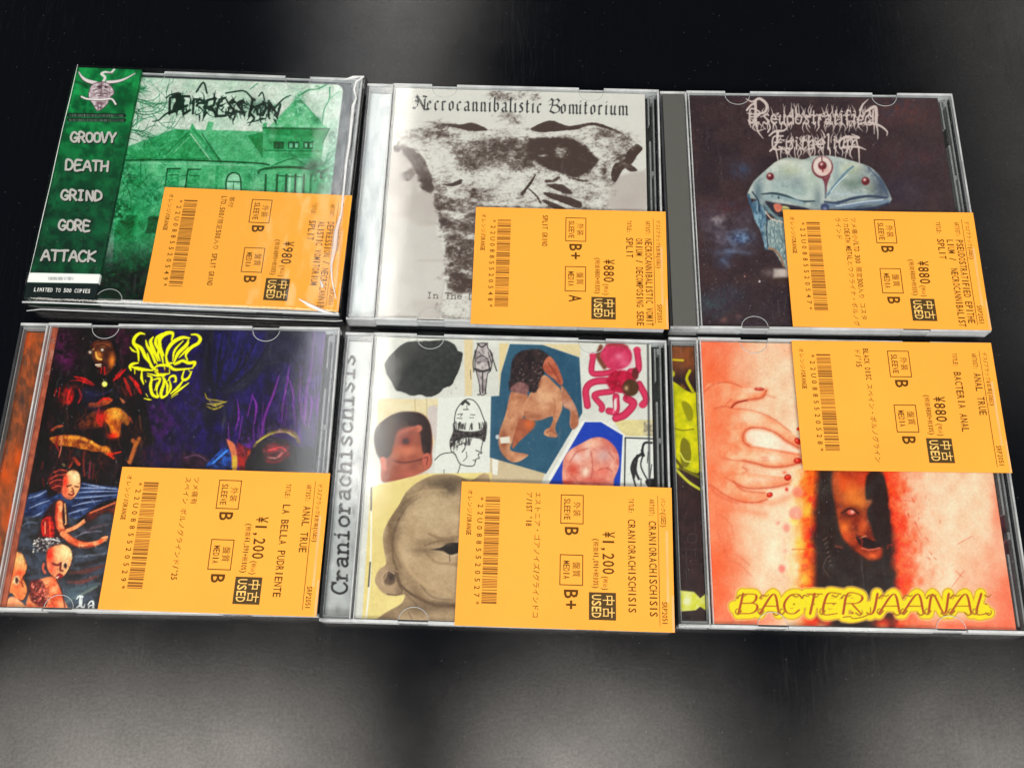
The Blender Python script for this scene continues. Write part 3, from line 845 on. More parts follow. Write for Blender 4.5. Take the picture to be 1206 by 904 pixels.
    for p, rx, ry in (((960, 800), 12, 9), ((720, 800), 7, 7), ((690, 850), 5, 7), ((760, 880), 9, 5), ((900, 870), 12, 6)):
        D.glow(B1(p)[0], rx, ry, (.66, 0, 0), .9)
    d(B3((690, 10), (760, 20), (960, 0), (955, 430), (950, 640), (860, 640), (770, 580), (745, 470), (790, 400), (740, 250), (705, 130)), .62, 2.5)
    for p, rx, ry, v in (((750, 40), 8, 5, .95), ((760, 130), 9, 6, .98), ((900, 170), 14, 5, .95), ((780, 60), 12, 3, .2), ((830, 90), 9, 4, .2), ((800, 240), 10, 3, .95), ((900, 300), 10, 12, .7), ((730, 300), 4, 9, .2), ((780, 350), 4, 9, .95), ((830, 520), 14, 6, .98), ((900, 560), 9, 5, .9), ((860, 600), 8, 5, .9), ((760, 520), 4, 5, .15), ((880, 430), 9, 5, .75), ((930, 230), 8, 3, .2)):
        D.glow(B3(p)[0], rx, ry, (v, 0, 0), .95)
    d(B3((700, 640), (760, 660), (960, 640), (960, 860), (690, 860)), .16, 2)
    for p, rx, ry in (((1090, 100), 7, 4), ((1180, 110), 8, 5), ((1130, 120), 5, 3)):
        D.glow(B1(p)[0], rx, ry, (.8, 0, 0), .9)
    for p, rx, ry in (((40, 110), 9, 5), ((150, 100), 8, 5), ((250, 110), 6, 6), ((100, 285), 8, 6), ((60, 260), 14, 5)):
        D.glow(B2(p)[0], rx, ry, (.66, 0, 0), .9)
    n = fbm(a.X / 2.6, a.Y / 1.9, 4, 4); n2 = fbm(a.X / 9, a.Y / 4.0, 14, 4)
    v = D.c[:, 0]
    n3 = fbm(a.X / 1.1, a.Y / .9, 24, 2); n4 = 1 - np.abs(fbm(a.X / 7, a.Y / 5, 31, 4) - .5) * 9
    t = sstep(.22, .92, v + (n - .5) * 1.2 * (1 - np.abs(v - .5) * 1.2) + (n2 - .5) * 1.0 * (1 - np.abs(v - .5) * 1.4) + (n3 - .5) * .45 + .16 * np.clip(n4, 0, 1) * (v > .1))
    big = fbm(a.X / 22, a.Y / 14, 52, 3) - .5
    soft_t = sstep(.12, 1.02, v + (n - .5) * .42 + (n2 - .5) * .6 + big * .6 * (v > .1) + .12 * np.clip(n4, 0, 1) * (v > .1))
    t = .3 * t + .7 * soft_t
    t = np.where(v > .9, np.maximum(t, sstep(.2, .75, v - .25 + (n - .5) * .7)), t)
    t = np.where(v < .08, 0, t)
    g = np.clip(BG.c[:, 0] + (fbm(a.X / 16, a.Y / 16, 3) - .5) * .10, 0, 1)
    base = paper * (1 - g[:, None]) + np.array((146, 122, 118.)) * g[:, None]
    a.c = base * (1 - t[:, None]) + dark * t[:, None]
    INK = (52, 50, 52)
    adv = [1.02] + [.66] * 1 + [.62, .6, .68, .62, .72, .7, .7, .42, .66, .72, .38, .42, .56, .52, .42, .62] + [.42] + [1.0, .68, .9, .42, .52, .68, .6, .42, .72, .9]
    write(a, 'Necrocannibalistic Vomitorium', B1((528, 206))[0], B2((905, 246))[0], (.6, -16.4), 1, INK, 'blk', adv, .4, nib=(.98, -.8))
    write(a, 'In The D', B3((622, 668))[0], B3((960, 678))[0], (.2, -6.6), .95, (84, 72, 68), 'serif', [.72] * 8, .4)
    for k in range(60):
        a.ell((r.uniform(465, 758), r.uniform(105, 380)), .5, .5, (120, 104, 100), .5, r.uniform(.1, .4))

def art_alien(a):
    r = random.Random(3)
    C1, C2, C3 = Z(770, 100, .166), Z(930, 100, .166), Z(780, 240, .166)
    a.full((58, 44, 50), ((72, 52, 54), 22, 2.4))
    for c, rx, ry, col, al in ((C2((800, 180))[0], 34, 18, (112, 56, 50), .7), (C2((900, 520))[0], 34, 12, (96, 50, 56), .5), (C2((700, 240))[0], 16, 10, (104, 60, 58), .5), (C1((660, 120))[0], 12, 6, (112, 60, 52), .6),
                               (C1((620, 600))[0], 12, 10, (62, 84, 120), .8), (C3((380, 120))[0], 14, 14, (172, 162, 168), .85), (C3((420, 240))[0], 16, 10, (140, 128, 146), .7), (C3((560, 245))[0], 16, 9, (86, 108, 148), .9), (C3((480, 340))[0], 22, 5, (104, 124, 158), .7), (C3((440, 400))[0], 10, 10, (76, 92, 130), .7),
                               (C3((580, 120))[0], 16, 18, (110, 106, 122), .5), (C3((300, 80))[0], 10, 12, (112, 88, 96), .6), (C3((360, 720))[0], 22, 14, (66, 92, 100), .75), (C3((480, 640))[0], 18, 12, (60, 72, 88), .6), (C3((440, 820))[0], 5, 4, (150, 96, 84), .7), (C3((535, 805))[0], 5, 4, (150, 100, 90), .7), (C1((420, 880))[0], 24, 10, (92, 50, 54), .5), (C3((470, 20))[0], 20, 8, (90, 44, 50), .6), (C3((700, 800))[0], 30, 24, (60, 48, 52), .6), (C2((800, 750))[0], 30, 20, (58, 46, 64), .7)):
        a.glow(c, rx, ry, col, al, tex=((70, 60, 72), 6, 2))
    a.glow(C3((560, 245))[0], 12, 7, (120, 150, 190), .8, tex=((60, 74, 110), 4, 5))
    for p, q in (((500, 200), (600, 180)), ((470, 250), (520, 310)), ((440, 330), (620, 350)), ((430, 400), (470, 440))):
        a.line(C3(p, q), 2.6, (116, 134, 166), 3.0, .4)
    a.speck(150, (815, 115, 1130, 388), (150, 112, 112), (.3, .7), 5, .7); a.speck(90, (820, 280, 940, 388), (150, 150, 170), (.3, .7), 6, .7)
    a.ell(C3((690, 550))[0], 1.2, 1.2, (220, 210, 214), .6); a.ell(C3((585, 515))[0], .8, .8, (200, 130, 120), .5)
    # shoulders, neck and jaw
    a.poly(C3((640, -10), (720, -10), (740, 120), (730, 230), (760, 320), (730, 320), (700, 200), (650, 100)), (138, 172, 190), 1.0, 1, ((74, 106, 130), 5, 3, 2.4))
    a.poly(C3((730, 130), (900, 130), (905, 440), (860, 440), (790, 330), (745, 300)), (176, 190, 184), 1.0, 1, ((108, 134, 140), 3.5, 4, 2.8))
    for x in (770, 800, 830, 855, 880):
        a.line(C3((x, 150), (x - 6, 240), (x + 4, 330)), 1.2, (96, 124, 134), .8, .7)
    a.poly(C3((840, 100), (1000, 100), (1000, 480), (900, 480), (870, 300)), (184, 194, 186), 1.5, .9, ((120, 146, 150), 4, 3, 2))
    a.line(C3((755, 315), (800, 330), (840, 380), (862, 440)), 2.4, (160, 120, 92)); a.line(C3((740, 330), (790, 350), (846, 440)), 1.6, (60, 46, 54))
    a.line(C3((745, 110), (740, 200), (750, 300)), 1.6, (50, 74, 96))
    a.poly(C3((790, 462), (1000, 458), (1000, 520), (785, 528)), (206, 192, 182), 2.2, .95, smooth=False); a.glow(C3((760, 490))[0], 8, 5, (120, 106, 106), .7)
    a.glow(C3((850, 535))[0], 20, 3, (70, 52, 46), .7)
    # the head
    head = C1((665, 790), (700, 700), (740, 655), (800, 600), (870, 545), (960, 515), (1060, 530), (1120, 505)) + C2((160, 505), (300, 505), (430, 535), (560, 580), (640, 650), (712, 780), (700, 835), (480, 900), (220, 920)) + C1((1100, 920), (900, 920), (800, 900), (740, 820))
    h = a.poly(head, (196, 208, 194), 1.0, 1, ((152, 178, 172), 8, 3.0))
    for c, rx, ry, col, al in ((C1((980, 600))[0], 14, 9, (196, 208, 150), .8), (C1((900, 560))[0], 12, 6, (206, 212, 190), .7), (C1((1020, 690))[0], 12, 9, (110, 142, 150), .7), (C1((900, 720))[0], 16, 8, (150, 190, 190), .7), (C1((760, 700))[0], 8, 12, (150, 180, 180), .6), (C2((120, 620))[0], 9, 12, (210, 222, 210), .7), (C2((330, 600))[0], 10, 12, (196, 214, 208), .7), (C2((440, 600))[0], 12, 7, (190, 204, 140), .8), (C2((450, 700))[0], 16, 9, (92, 128, 108), .8), (C2((590, 740))[0], 6, 6, (190, 184, 90), .8), (C2((640, 760))[0], 12, 16, (78, 96, 124), .85), (C2((580, 600))[0], 14, 8, (104, 116, 130), .8), (C2((340, 760))[0], 10, 6, (190, 210, 208), .7), (C2((20, 760))[0], 20, 8, (150, 188, 180), .7), (C2((640, 700))[0], 8, 12, (70, 84, 110), .6), (C1((960, 520))[0], 26, 4, (120, 130, 124), .6)):
        a.glow(c, rx, ry, col, al, clip=h)
    a.glow(C1((1130, 680))[0], 8, 16, (150, 190, 150), .6, clip=h)
    for c_, rx_, ry_, col_, al_ in (((900, 238), 20, 5, (104, 136, 146), .7), ((925, 218), 12, 6, (132, 160, 160), .6), ((1010, 226), 26, 6, (112, 142, 152), .6), ((1030, 200), 14, 12, (98, 118, 132), .7), ((895, 215), 6, 10, (120, 150, 158), .6), ((960, 222), 9, 10, (206, 218, 206), .6), ((1000, 208), 8, 5, (206, 212, 190), .5), ((940, 195), 10, 3, (224, 226, 206), .6), ((985, 240), 30, 4, (86, 108, 128), .7)):
        a.glow(c_, rx_, ry_, col_, al_, clip=h, tex=((176, 194, 188), 3, 3))
    gm = a.c.mean(1, keepdims=True); a.c = a.c + (gm - a.c) * (h * .42)[:, None]
    for c_, rx_, ry_, col_, al_ in (((905, 246), 26, 5, (58, 74, 88), .8), ((1010, 244), 34, 5, (60, 72, 92), .85), ((963, 232), 5, 12, (108, 126, 132), .7), ((893, 226), 5, 12, (88, 112, 124), .8), ((1042, 214), 8, 16, (70, 84, 104), .8), ((985, 200), 4, 12, (118, 142, 146), .5), ((925, 190), 16, 3, (232, 232, 214), .6), ((1006, 196), 10, 3, (216, 218, 196), .5), ((930, 232), 16, 2.4, (190, 206, 206), .8), ((1000, 229), 20, 2.0, (176, 192, 202), .7)):
        a.glow(c_, rx_, ry_, col_, al_, clip=h)
    # centre seam and right crest
    a.line(C2((270, 780), (330, 700), (400, 620), (450, 580)), 2.2, (96, 132, 156), 1.0); a.line(C2((290, 760), (350, 690), (410, 640)), 1.0, (206, 224, 226)); a.line(C2((255, 800), (255, 740), (250, 690)), 2.4, (110, 120, 132), 1)
    a.line(C2((560, 590), (640, 680), (700, 790)), 2.0, (72, 88, 118), 1.2, .8)
    # mouth
    a.line(C2((250, 830), (330, 838), (450, 805), (560, 790), (690, 800)), (2.0, 3.6, 3.0, 2), (58, 70, 96), 1.0); a.line(C2((280, 855), (420, 860), (560, 830), (700, 830)), 4.2, (116, 136, 160), 1.2); a.line(C2((330, 860), (520, 830), (660, 815)), 1.4, (196, 208, 218), .8)
    a.line(C2((240, 890), (420, 890), (600, 872), (700, 840)), 2.4, (52, 60, 84), 1.0)
    a.line(C1((765, 775), (850, 770), (940, 790), (1030, 825), (1140, 825)), (1.5, 3.0, 3.4, 3.0, 1.6), (60, 80, 92), .9); a.line(C1((800, 800), (880, 798), (960, 815), (1050, 840)), 4.2, (150, 172, 176), 1.1)
    a.ell(C1((885, 800))[0], 1.2, 1.6, (60, 80, 92)); a.ell(C1((840, 790))[0], .9, 1.1, (90, 110, 120))
    a.poly(C1((790, 825), (850, 835), (960, 850), (1100, 880), (1100, 930), (880, 920), (830, 890)), (60, 52, 66), 1.0)
    a.poly(C1((850, 850), (890, 850), (905, 890), (870, 900)), (226, 130, 96), 1.0); a.glow(C1((885, 860))[0], 2.4, 2.2, (250, 220, 200), .9); a.poly(C1((910, 860), (960, 870), (960, 910), (915, 905)), (196, 190, 120), .9); a.poly(C3((800, 0), (845, 10), (845, 40), (810, 40)), (214, 110, 90), 1)
    a.line(C3((740, 20), (790, 80), (850, 110), (900, 120)), 3.0, (112, 140, 146), 1.2); a.line(C3((735, 60), (780, 110), (860, 132)), 1.4, (226, 200, 180), .9); a.line(C3((750, 0), (790, 50), (860, 90)), 1.6, (52, 50, 62), .8)
    a.line(C1((672, 780), (690, 850), (730, 910)), 2.6, (60, 96, 124), 1.2); a.line(C1((700, 760), (740, 820), (750, 900)), 1.6, (44, 56, 78), 1)
    a.ell(C2((250, 868))[0], 5, 4.5, (62, 70, 110), 1.2); a.glow(C2((250, 880))[0], 2.4, 2, (180, 196, 226), .8)
    # eyes
    def eye(p, rr, big=False):
        if big:
            a.ell((p[0], p[1] + 2), 12.6, 13.0, (124, 48, 58), 1.2); a.ell((p[0], p[1] + 1), 10.9, 11.4, (224, 206, 198), 1.2); a.glow((p[0] + 3, p[1] + 6), 6, 4, (232, 160, 150), .6)
        a.ell(p, rr, rr, (126, 44, 50), .9); a.glow((p[0] + 1, p[1] + 1), rr * .7, rr * .6, (90, 24, 34), .7); a.glow((p[0] - rr * .2, p[1] - rr * .3), rr * .36, rr * .36, (250, 210, 206), .95)
    eye(C1((826, 650))[0], 4.4); eye(C2((538, 682))[0], 4.8)
    a.poly(C2((215, 640), (250, 662), (290, 640), (268, 700), (258, 770), (248, 700)), (134, 62, 74), .9)
    eye(C2((232, 572))[0], 5.0, True); a.line(C2((228, 515), (230, 545)), 1.4, (120, 40, 50)); a.line(C2((228, 585), (236, 615)), 1.6, (150, 50, 60))
    # dripping logo
    LC = (206, 188, 182)
    def drip(p, q, w=1.4, bend=3.0):
        mid = ((p[0] + q[0]) / 2 + r.uniform(-bend, bend), (p[1] + q[1]) / 2)
        a.line([p, mid, q], (w, w * .8, w * .3), LC, .45, .95)
    l1 = [(882, 146), (1032, 147)]; l2 = [(910, 176), (1012, 174)]
    write(a, 'Pseudostratified', l1[0], l1[1], (0, -17), 1.9, LC, jitter=.8, seed=21, adv=[1.15, .62, .6, .66, .68, .66, .6, .52, .6, .66, .52, .46, .5, .46, .62, .9])
    write(a, 'Epithelium', l2[0], l2[1], (0, -15), 1.9, LC, jitter=.8, seed=22, adv=[.95, .7, .46, .56, .7, .66, .46, .46, .7, .9])
    for k in range(34):
        x = r.uniform(900, 1030); drip((x, 138), (x + r.uniform(-4, 4), 138 - r.uniform(8, 17)), 1.3)
        x = r.uniform(886, 1032); drip((x, 144), (x + r.uniform(-4, 5), 144 + r.uniform(6, 13)), 1.4)
    for k in range(26):
        x = r.uniform(918, 1008); drip((x, 168), (x + r.uniform(-4, 4), 168 - r.uniform(6, 14)), 1.2)
        x = r.uniform(912, 1008); drip((x, 174), (x + r.uniform(-5, 5), 174 + r.uniform(7, 15)), 1.5)
    a.line(C1((655, 100), (700, 120), (750, 98), (800, 140), (790, 190), (730, 210)), (1, 2.4, 3.6, 3.4, 2.4), LC); a.line(C1((660, 180), (690, 145), (720, 130)), 2.4, LC); a.line(C1((720, 120), (722, 220), (700, 270), (672, 250), (690, 300)), (3.4, 3, 2, 1.2), LC); a.line(C1((720, 220), (735, 320), (775, 380)), (3, 2, .8), LC); a.line(C1((735, 330), (795, 310)), (1.6, .6), LC); a.line(C1((800, 240), (825, 300), (810, 335)), 1.8, LC)
    a.line(C2((500, 180), (520, 140), (556, 104)), (3.2, 2, .8), LC); a.line(C2((540, 190), (608, 160), (614, 270)), (2.4, 4.2, 3.4), LC); a.line(C2((560, 265), (640, 290), (690, 330), (690, 360)), (3, 2.2, .9), LC); a.line(C2((615, 280), (625, 330), (625, 385)), (2.4, 1.6, .8), LC); a.line(C2((600, 280), (600, 350)), (1.6, .7), LC)
    a.line(C1((820, 360), (860, 330), (920, 325), (950, 300)), (2, 3, 1), LC); a.line(C1((880, 330), (870, 420), (825, 470)), (3.4, 2.6, 2), LC); a.line(C1((865, 450), (885, 550)), (2.2, .8), LC); a.line(C1((890, 440), (960, 480)), (2.2, .8), LC)
    a.line(C2((350, 400), (400, 370), (490, 375), (440, 350)), (2.2, 3.4, 2.8, 1), LC); a.line(C2((380, 440), (480, 440), (540, 460)), (2.4, 2.4, .9), LC); a.line(C2((490, 440), (495, 570)), (2.2, .8), LC)
    a.line(C2((250, 370), (240, 345), (225, 320)), (2, .8), LC)
    for k in range(60):
        x = r.uniform(884, 1034); y = 140 + r.uniform(-8, 8); an = r.uniform(0, 6.28); l = r.uniform(3, 8)
        drip((x, y), (x + l * math.cos(an), y + l * math.sin(an)), 1.5)
        if k < 40:
            x = r.uniform(914, 1010); y = 169 + r.uniform(-7, 7); drip((x, y), (x + l * math.cos(an), y + l * math.sin(an)), 1.5)
    a.daub(700, 5, 1.2, .16, 4, box=(880, 180, 1055, 330), a=.5)
    a.grain(2.2, 9)
    a.tone(1.1, .9, 110)

def art_feast(a):
    r = random.Random(11)
    D1, D2, D3, D4, D5 = Z(0, 375, .166), Z(0, 500, .1328), Z(0, 600, .1328), Z(130, 375, .1244), Z(220, 375, .2047)
    K = (22, 16, 18)
    a.full(K, ((34, 24, 26), 10, 3))
    for c, rx, ry, col, al in ((D1((440, 200))[0], 14, 26, (84, 34, 72), .8), (D1((470, 290))[0], 12, 12, (104, 36, 92), .7), (D1((860, 120))[0], 12, 9, (92, 30, 72), .7), (D1((860, 250))[0], 9, 10, (84, 26, 60), .7), (D1((330, 420))[0], 7, 12, (70, 24, 50), .7), (D4((100, 180))[0], 12, 16, (96, 30, 72), .6)):
        a.glow(c, rx, ry, col, al, tex=(K, 6, 4))
    # night and violet forest
    i = np.arange(len(a.X))
    f = sstep(160, 190, a.X - (a.Y - 390) * -.02) * (1 - sstep(560, 575, a.Y))
    a.ink(i, f * .9, (42, 28, 92), ((24, 18, 46), 12, 2.4, 1.6))
    for c, rx, ry, col, al in (((190, 500), 24, 26, (74, 30, 84), .75), ((185, 480), 10, 8, (100, 34, 96), .5), ((232, 480), 14, 40, (52, 24, 110), .6), ((175, 540), 10, 14, (86, 30, 60), .6), ((215, 530), 14, 12, (60, 26, 86), .6)):
        a.glow(c, rx, ry, col, al, tex=((26, 16, 36), 5, 4))
    a.poly(D5((85, 40), (180, 40), (160, 300), (190, 420), (250, 430), (110, 640), (95, 400)), (20, 18, 36), 4, .85)
    a.poly(D5((180, 40), (480, 40), (420, 240), (300, 360), (180, 400), (150, 300)), (36, 30, 88), 3, .9, ((24, 20, 54), 6, 3, 2))
    a.poly(D5((470, 60), (700, 60), (640, 230), (470, 280), (340, 400), (200, 420), (330, 330), (440, 210)), (32, 30, 46), 3, .95, ((44, 42, 60), 14, 2))
    for p in (((150, 80), (120, 250), (160, 400)), ((260, 90), (200, 280), (180, 390)), ((330, 110), (300, 260), (200, 400)), ((470, 150), (380, 290), (260, 390)), ((130, 70), (180, 250), (210, 400)), ((210, 90), (190, 200), (170, 390)), ((400, 120), (330, 260), (220, 395))):
        a.line(D5(*p), (1, 3, 2), (15, 13, 26), 1.4, .8)
    for p in (((190, 90), (170, 240)), ((300, 100), (260, 240)), ((420, 110), (370, 220)), ((240, 240), (200, 350))):
        a.line(D5(*p), 2, (58, 48, 120), 1.6, .5)
    P = (142, 62, 160)
    for x in range(46):
        x0 = r.uniform(280, 780); y0 = 760 - r.uniform(0, 1) * (x0 - 150) * .75; y0 = max(90, y0)
        a.line(D5((x0, y0), (x0 + r.uniform(-14, 14), y0 + 70), (x0 + r.uniform(-20, 12), y0 + r.uniform(120, 240))), (.6, 2.4, .7), r.choice([P, (96, 52, 140), (70, 46, 120), (120, 60, 150)]), .9, .6)
    for p, w in ((((735, 70), (715, 300), (690, 420), (680, 620)), 3.6), (((590, 270), (580, 350), (550, 520), (545, 620)), 2.4), (((580, 330), (610, 420), (615, 560)), 2.4), (((530, 330), (500, 430), (450, 560), (430, 680)), 3.2), (((380, 430), (350, 560)), 2.6), (((375, 440), (400, 500), (390, 600)), 2.6), (((440, 480), (430, 640)), 1.8), (((660, 270), (650, 460), (670, 600)), 2.4), (((690, 420), (720, 480), (700, 620)), 2.8), (((290, 460), (300, 560), (280, 640)), 2), (((320, 560), (300, 690)), 2.6), (((240, 600), (240, 690)), 2), (((765, 110), (770, 300)), 2.2), (((790, 90), (780, 260)), 3), (((740, 600), (735, 680)), 2)):
        a.line(D5(*p), (w * .3, w, w * .5), P, .9, .85)
    a.glow(D5((760, 200))[0], 14, 34, (112, 108, 124), .55); a.glow(D5((620, 170))[0], 22, 16, (56, 54, 74), .5); a.glow(D5((740, 760))[0], 18, 16, (66, 66, 74), .8)  # first, a grey patch that paints the lid's glare into the print
    Y = (226, 212, 70)
    for p, w in ((((105, 430), (120, 462), (170, 470), (220, 480)), 2.4), (((115, 490), (160, 492), (230, 478)), 2.6), (((115, 505), (160, 520), (210, 500)), 1.8), (((130, 470), (150, 500), (200, 492)), 2.0)):
        a.line(D5(*p), (.8, w, .8), Y, .6)
    # reclining figure
    a.poly(D5((-20, 780), (40, 770), (100, 785), (140, 830), (140, 900), (-20, 900)), (58, 34, 52), 1.2, 1, ((30, 18, 30), 6, 3)); a.line(D5((-10, 800), (60, 785), (120, 820)), 1.6, (110, 90, 110), 1, .7)
    a.poly(D5((110, 860), (150, 800), (235, 735), (262, 860)), (44, 78, 142), 1, 1, ((24, 34, 70), 5, 3.5)); a.line(D5((150, 830), (230, 760)), 2.2, (84, 140, 214), 1)
    a.poly(D5((230, 695), (285, 740), (290, 860), (262, 870), (255, 780)), (196, 120, 84), .9); a.poly(D5((265, 790), (290, 800), (282, 866), (262, 866)), (190, 160, 70), .9)
    a.poly(D5((290, 720), (330, 735), (385, 770), (350, 870), (300, 860)), (150, 42, 30), 1, 1, ((90, 22, 24), 5, 3)); a.poly(D5((350, 760), (385, 775), (360, 820)), (212, 84, 40), 1)
    a.poly(D5((380, 740), (450, 690), (560, 690), (640, 740), (760, 760), (770, 900), (360, 900)), (26, 24, 24), 2); a.poly(D5((440, 740), (500, 715), (580, 725), (590, 790), (520, 830), (450, 820)), (116, 30, 34), 1.4, 1, ((56, 20, 24), 5, 3.5)); a.line(D5((480, 800), (520, 800), (550, 770)), 1.6, (226, 170, 150), .8, .8); a.line(D5((470, 760), (540, 740), (570, 760)), 2.0, (206, 60, 60), 1)
    a.line(D5((385, 735), (430, 690), (500, 655), (570, 645), (620, 665), (645, 710)), (2.4, 3.6, 5.6, 5.4, 3.6), (116, 104, 52), .9); a.line(D5((400, 712), (480, 664), (560, 650), (620, 680)), 1.4, (224, 214, 110), .7)
    # sitting giant
    a.poly(D1((330, 480), (420, 420), (600, 400), (640, 300), (620, 180), (700, 120), (800, 140), (850, 260), (850, 360), (960, 400), (1020, 560), (1060, 760), (1040, 904), (300, 904), (300, 700)), (20, 15, 16), 2.5, .96)
    face = D1((640, 190), (700, 150), (780, 160), (815, 240), (822, 300), (795, 360), (750, 400), (700, 370), (665, 300), (640, 240))
    h = a.poly(face, (84, 42, 26), 1, 1, ((46, 24, 18), 5, 3))
    a.glow(D1((795, 300))[0], 4, 8, (222, 140, 66), .9, clip=h); a.glow(D1((700, 265))[0], 4, 6, (206, 138, 70), .9, clip=h); a.glow(D1((740, 190))[0], 8, 3, (190, 120, 70), .7, clip=h); a.line(D1((680, 240), (690, 280), (720, 290)), 2, (230, 176, 100)); a.line(D1((650, 230), (665, 215)), 1.6, (190, 140, 100))
    for p in ((725, 222), (640, 238)):
        a.ell(D1(p)[0], 3.2, 3.4, (34, 18, 16), .8); a.glow(D1(p)[0], 2.0, 2.0, (244, 226, 204), .95)
    a.line(D1((690, 196), (730, 186), (765, 200)), 1.4, (30, 14, 12)); a.poly(D1((675, 320), (720, 310), (760, 330), (750, 385), (700, 370)), (54, 18, 20), 1); a.line(D1((680, 328), (715, 326)), 1.6, (236, 220, 196), .6); a.line(D1((690, 338), (716, 340)), 1.0, (226, 200, 170), .5); a.line(D1((740, 345), (745, 395)), 1.2, (190, 40, 36)); a.line(D1((720, 350), (715, 390)), 1.0, (170, 40, 36))
    R_ = (176, 36, 34)
    for p, w in ((((530, 412), (600, 430), (670, 470)), 3.0), (((540, 430), (600, 450), (660, 475)), 2.4), (((500, 440), (560, 440)), 1.6), (((890, 360), (850, 400), (805, 438)), 3.6), (((870, 355), (820, 410)), 2.4), (((880, 420), (905, 480), (930, 540)), 4.0), (((920, 410), (970, 470), (1000, 530)), 5.0), (((960, 440), (990, 520)), 2.6), (((560, 500), (575, 550), (555, 600)), 3.2), (((400, 500), (385, 550)), 2.6), (((425, 490), (415, 560)), 2.6)):
        a.line(D1(*p), (w * .4, w, w * .4), R_, .7)
    a.ell(D1((482, 548))[0], 7, 10.5, (212, 34, 28), 2.0, rot=.2, tex=((130, 20, 24), 4, 3)); a.line(D1((500, 500), (480, 560), (490, 600)), 2.2, (246, 70, 50), 1.2); a.line(D1((450, 500), (440, 580)), 1.6, (50, 12, 16))
    a.ell(D1((742, 465))[0], 3.2, 3.2, (228, 226, 104), .8); a.glow(D1((740, 460))[0], 1.6, 1.6, (255, 255, 200), .9)
    a.glow(D1((640, 540))[0], 14, 10, (34, 32, 62), .8); a.line(D1((600, 500), (660, 540), (740, 530), (800, 500)), 2, (50, 50, 80), 1.4, .7); a.line(D1((840, 480), (830, 560)), 2, (46, 52, 74), 1.4, .7)
    a.poly(D1((630, 600), (700, 590), (760, 560), (800, 575), (760, 610), (650, 635)), (176, 90, 48), 1.2, 1, ((90, 36, 24), 4, 3)); a.line(D1((700, 600), (730, 570), (770, 570)), 2.4, (206, 52, 40), 1); a.poly(D1((850, 560), (890, 590), (870, 600)), (176, 110, 74), 1)
    a.poly(D1((560, 760), (600, 700), (680, 650), (740, 660), (720, 760), (640, 780)), (120, 66, 34), 1.6, 1, ((50, 26, 18), 4, 4))
    a.poly(D1((740, 660), (800, 632), (870, 650), (920, 710), (905, 760), (868, 740), (856, 780), (846, 836), (800, 836), (770, 760), (745, 720)), (206, 132, 46), 1.2, 1, ((160, 84, 34), 6, 3)); a.glow(D1((830, 680))[0], 7, 6, (240, 190, 92), .8); a.glow(D1((720, 700))[0], 6, 8, (206, 40, 30), .8); a.glow(D1((800, 830))[0], 7, 4, (214, 54, 24), .9); a.line(D1((700, 640), (690, 720), (720, 760)), 1.8, (190, 44, 34)); a.line(D1((920, 700), (940, 740)), 1.5, (170, 90, 60))
    arm = D2((440, 120), (500, 100), (570, 88), (700, 96), (800, 130), (890, 185), (950, 190), (985, 250), (950, 270), (905, 240), (830, 238), (740, 218), (600, 190), (500, 180))
    a.poly(arm, (186, 120, 52), 1, 1, ((120, 62, 30), 4, 3)); a.line(D2((580, 110), (720, 120), (880, 195)), 3, (226, 160, 76), 1.4, .7); a.line(D2((510, 100), (500, 180), (530, 240)), 2, (120, 28, 30)); a.line(D2((545, 100), (540, 220), (520, 290)), 1.2, (190, 120, 100)); a.line(D2((940, 250), (980, 260), (1070, 240)), 1.6, (196, 60, 34)); a.line(D2((960, 260), (1010, 300)), 2.0, (206, 70, 30)); a.glow(D2((950, 225))[0], 4, 4, (230, 160, 76), .8); a.glow(D2((985, 265))[0], 4, 3, (206, 60, 28), .9)
    a.line(D1((370, 790), (400, 770), (440, 760)), 3, (170, 90, 60), 1, .9); a.line(D2((1180, 140), (1200, 180), (1150, 330)), 5, (166, 100, 60), 1.4); a.line(D1((960, 904), (990, 850)), 4, (190, 122, 60), 1.2); a.line(D1((990, 690), (1000, 780)), 2, (120, 80, 60), 1, .7)
    # table legs, cups
    for p, w, c in ((((750, 240), (740, 330), (750, 450)), 2.4, (120, 50, 40)), (((800, 330), (790, 470)), 2.4, (130, 60, 70)), (((830, 340), (825, 470)), 2.0, (104, 40, 32)), (((640, 330), (620, 370)), 3, (150, 60, 40)), (((660, 300), (700, 350)), 4, (190, 80, 50)), (((380, 330), (370, 390)), 2, (90, 40, 30)), (((380, 480), (390, 540)), 2, (80, 24, 20)), (((560, 350), (570, 360)), 3, (120, 110, 80))):
        a.line(D2(*p), w, c, 1, .85)
    # blue cloth
    a.poly(D2((245, 640), (330, 600), (410, 575), (450, 640), (700, 520), (760, 510), (850, 530), (1060, 560), (1050, 640), (900, 690), (760, 790), (600, 870), (230, 890)), (60, 76, 112), 1.2, 1, ((28, 36, 62), 7, 3, .6))
    for p in (((250, 650), (340, 625), (410, 585)), ((260, 740), (350, 700), (440, 670)), ((730, 520), (830, 540), (1050, 575)), ((690, 600), (850, 590), (1050, 590)), ((660, 650), (800, 640), (1030, 620)), ((640, 720), (760, 690), (900, 670)), ((600, 790), (700, 760), (780, 740)), ((250, 830), (330, 800), (380, 770)), ((700, 560), (800, 560), (1040, 566)), ((610, 850), (680, 820))):
        a.line(D2(*p), (.6, 1.8, .6), (166, 176, 202), .7, .85)
    for p in (((700, 620), (850, 610), (1040, 604)), ((650, 680), (800, 660)), ((260, 700), (400, 640)), ((610, 820), (720, 780))):
        a.line(D2(*p), (1, 2, 1), (18, 22, 42), .8, .8)
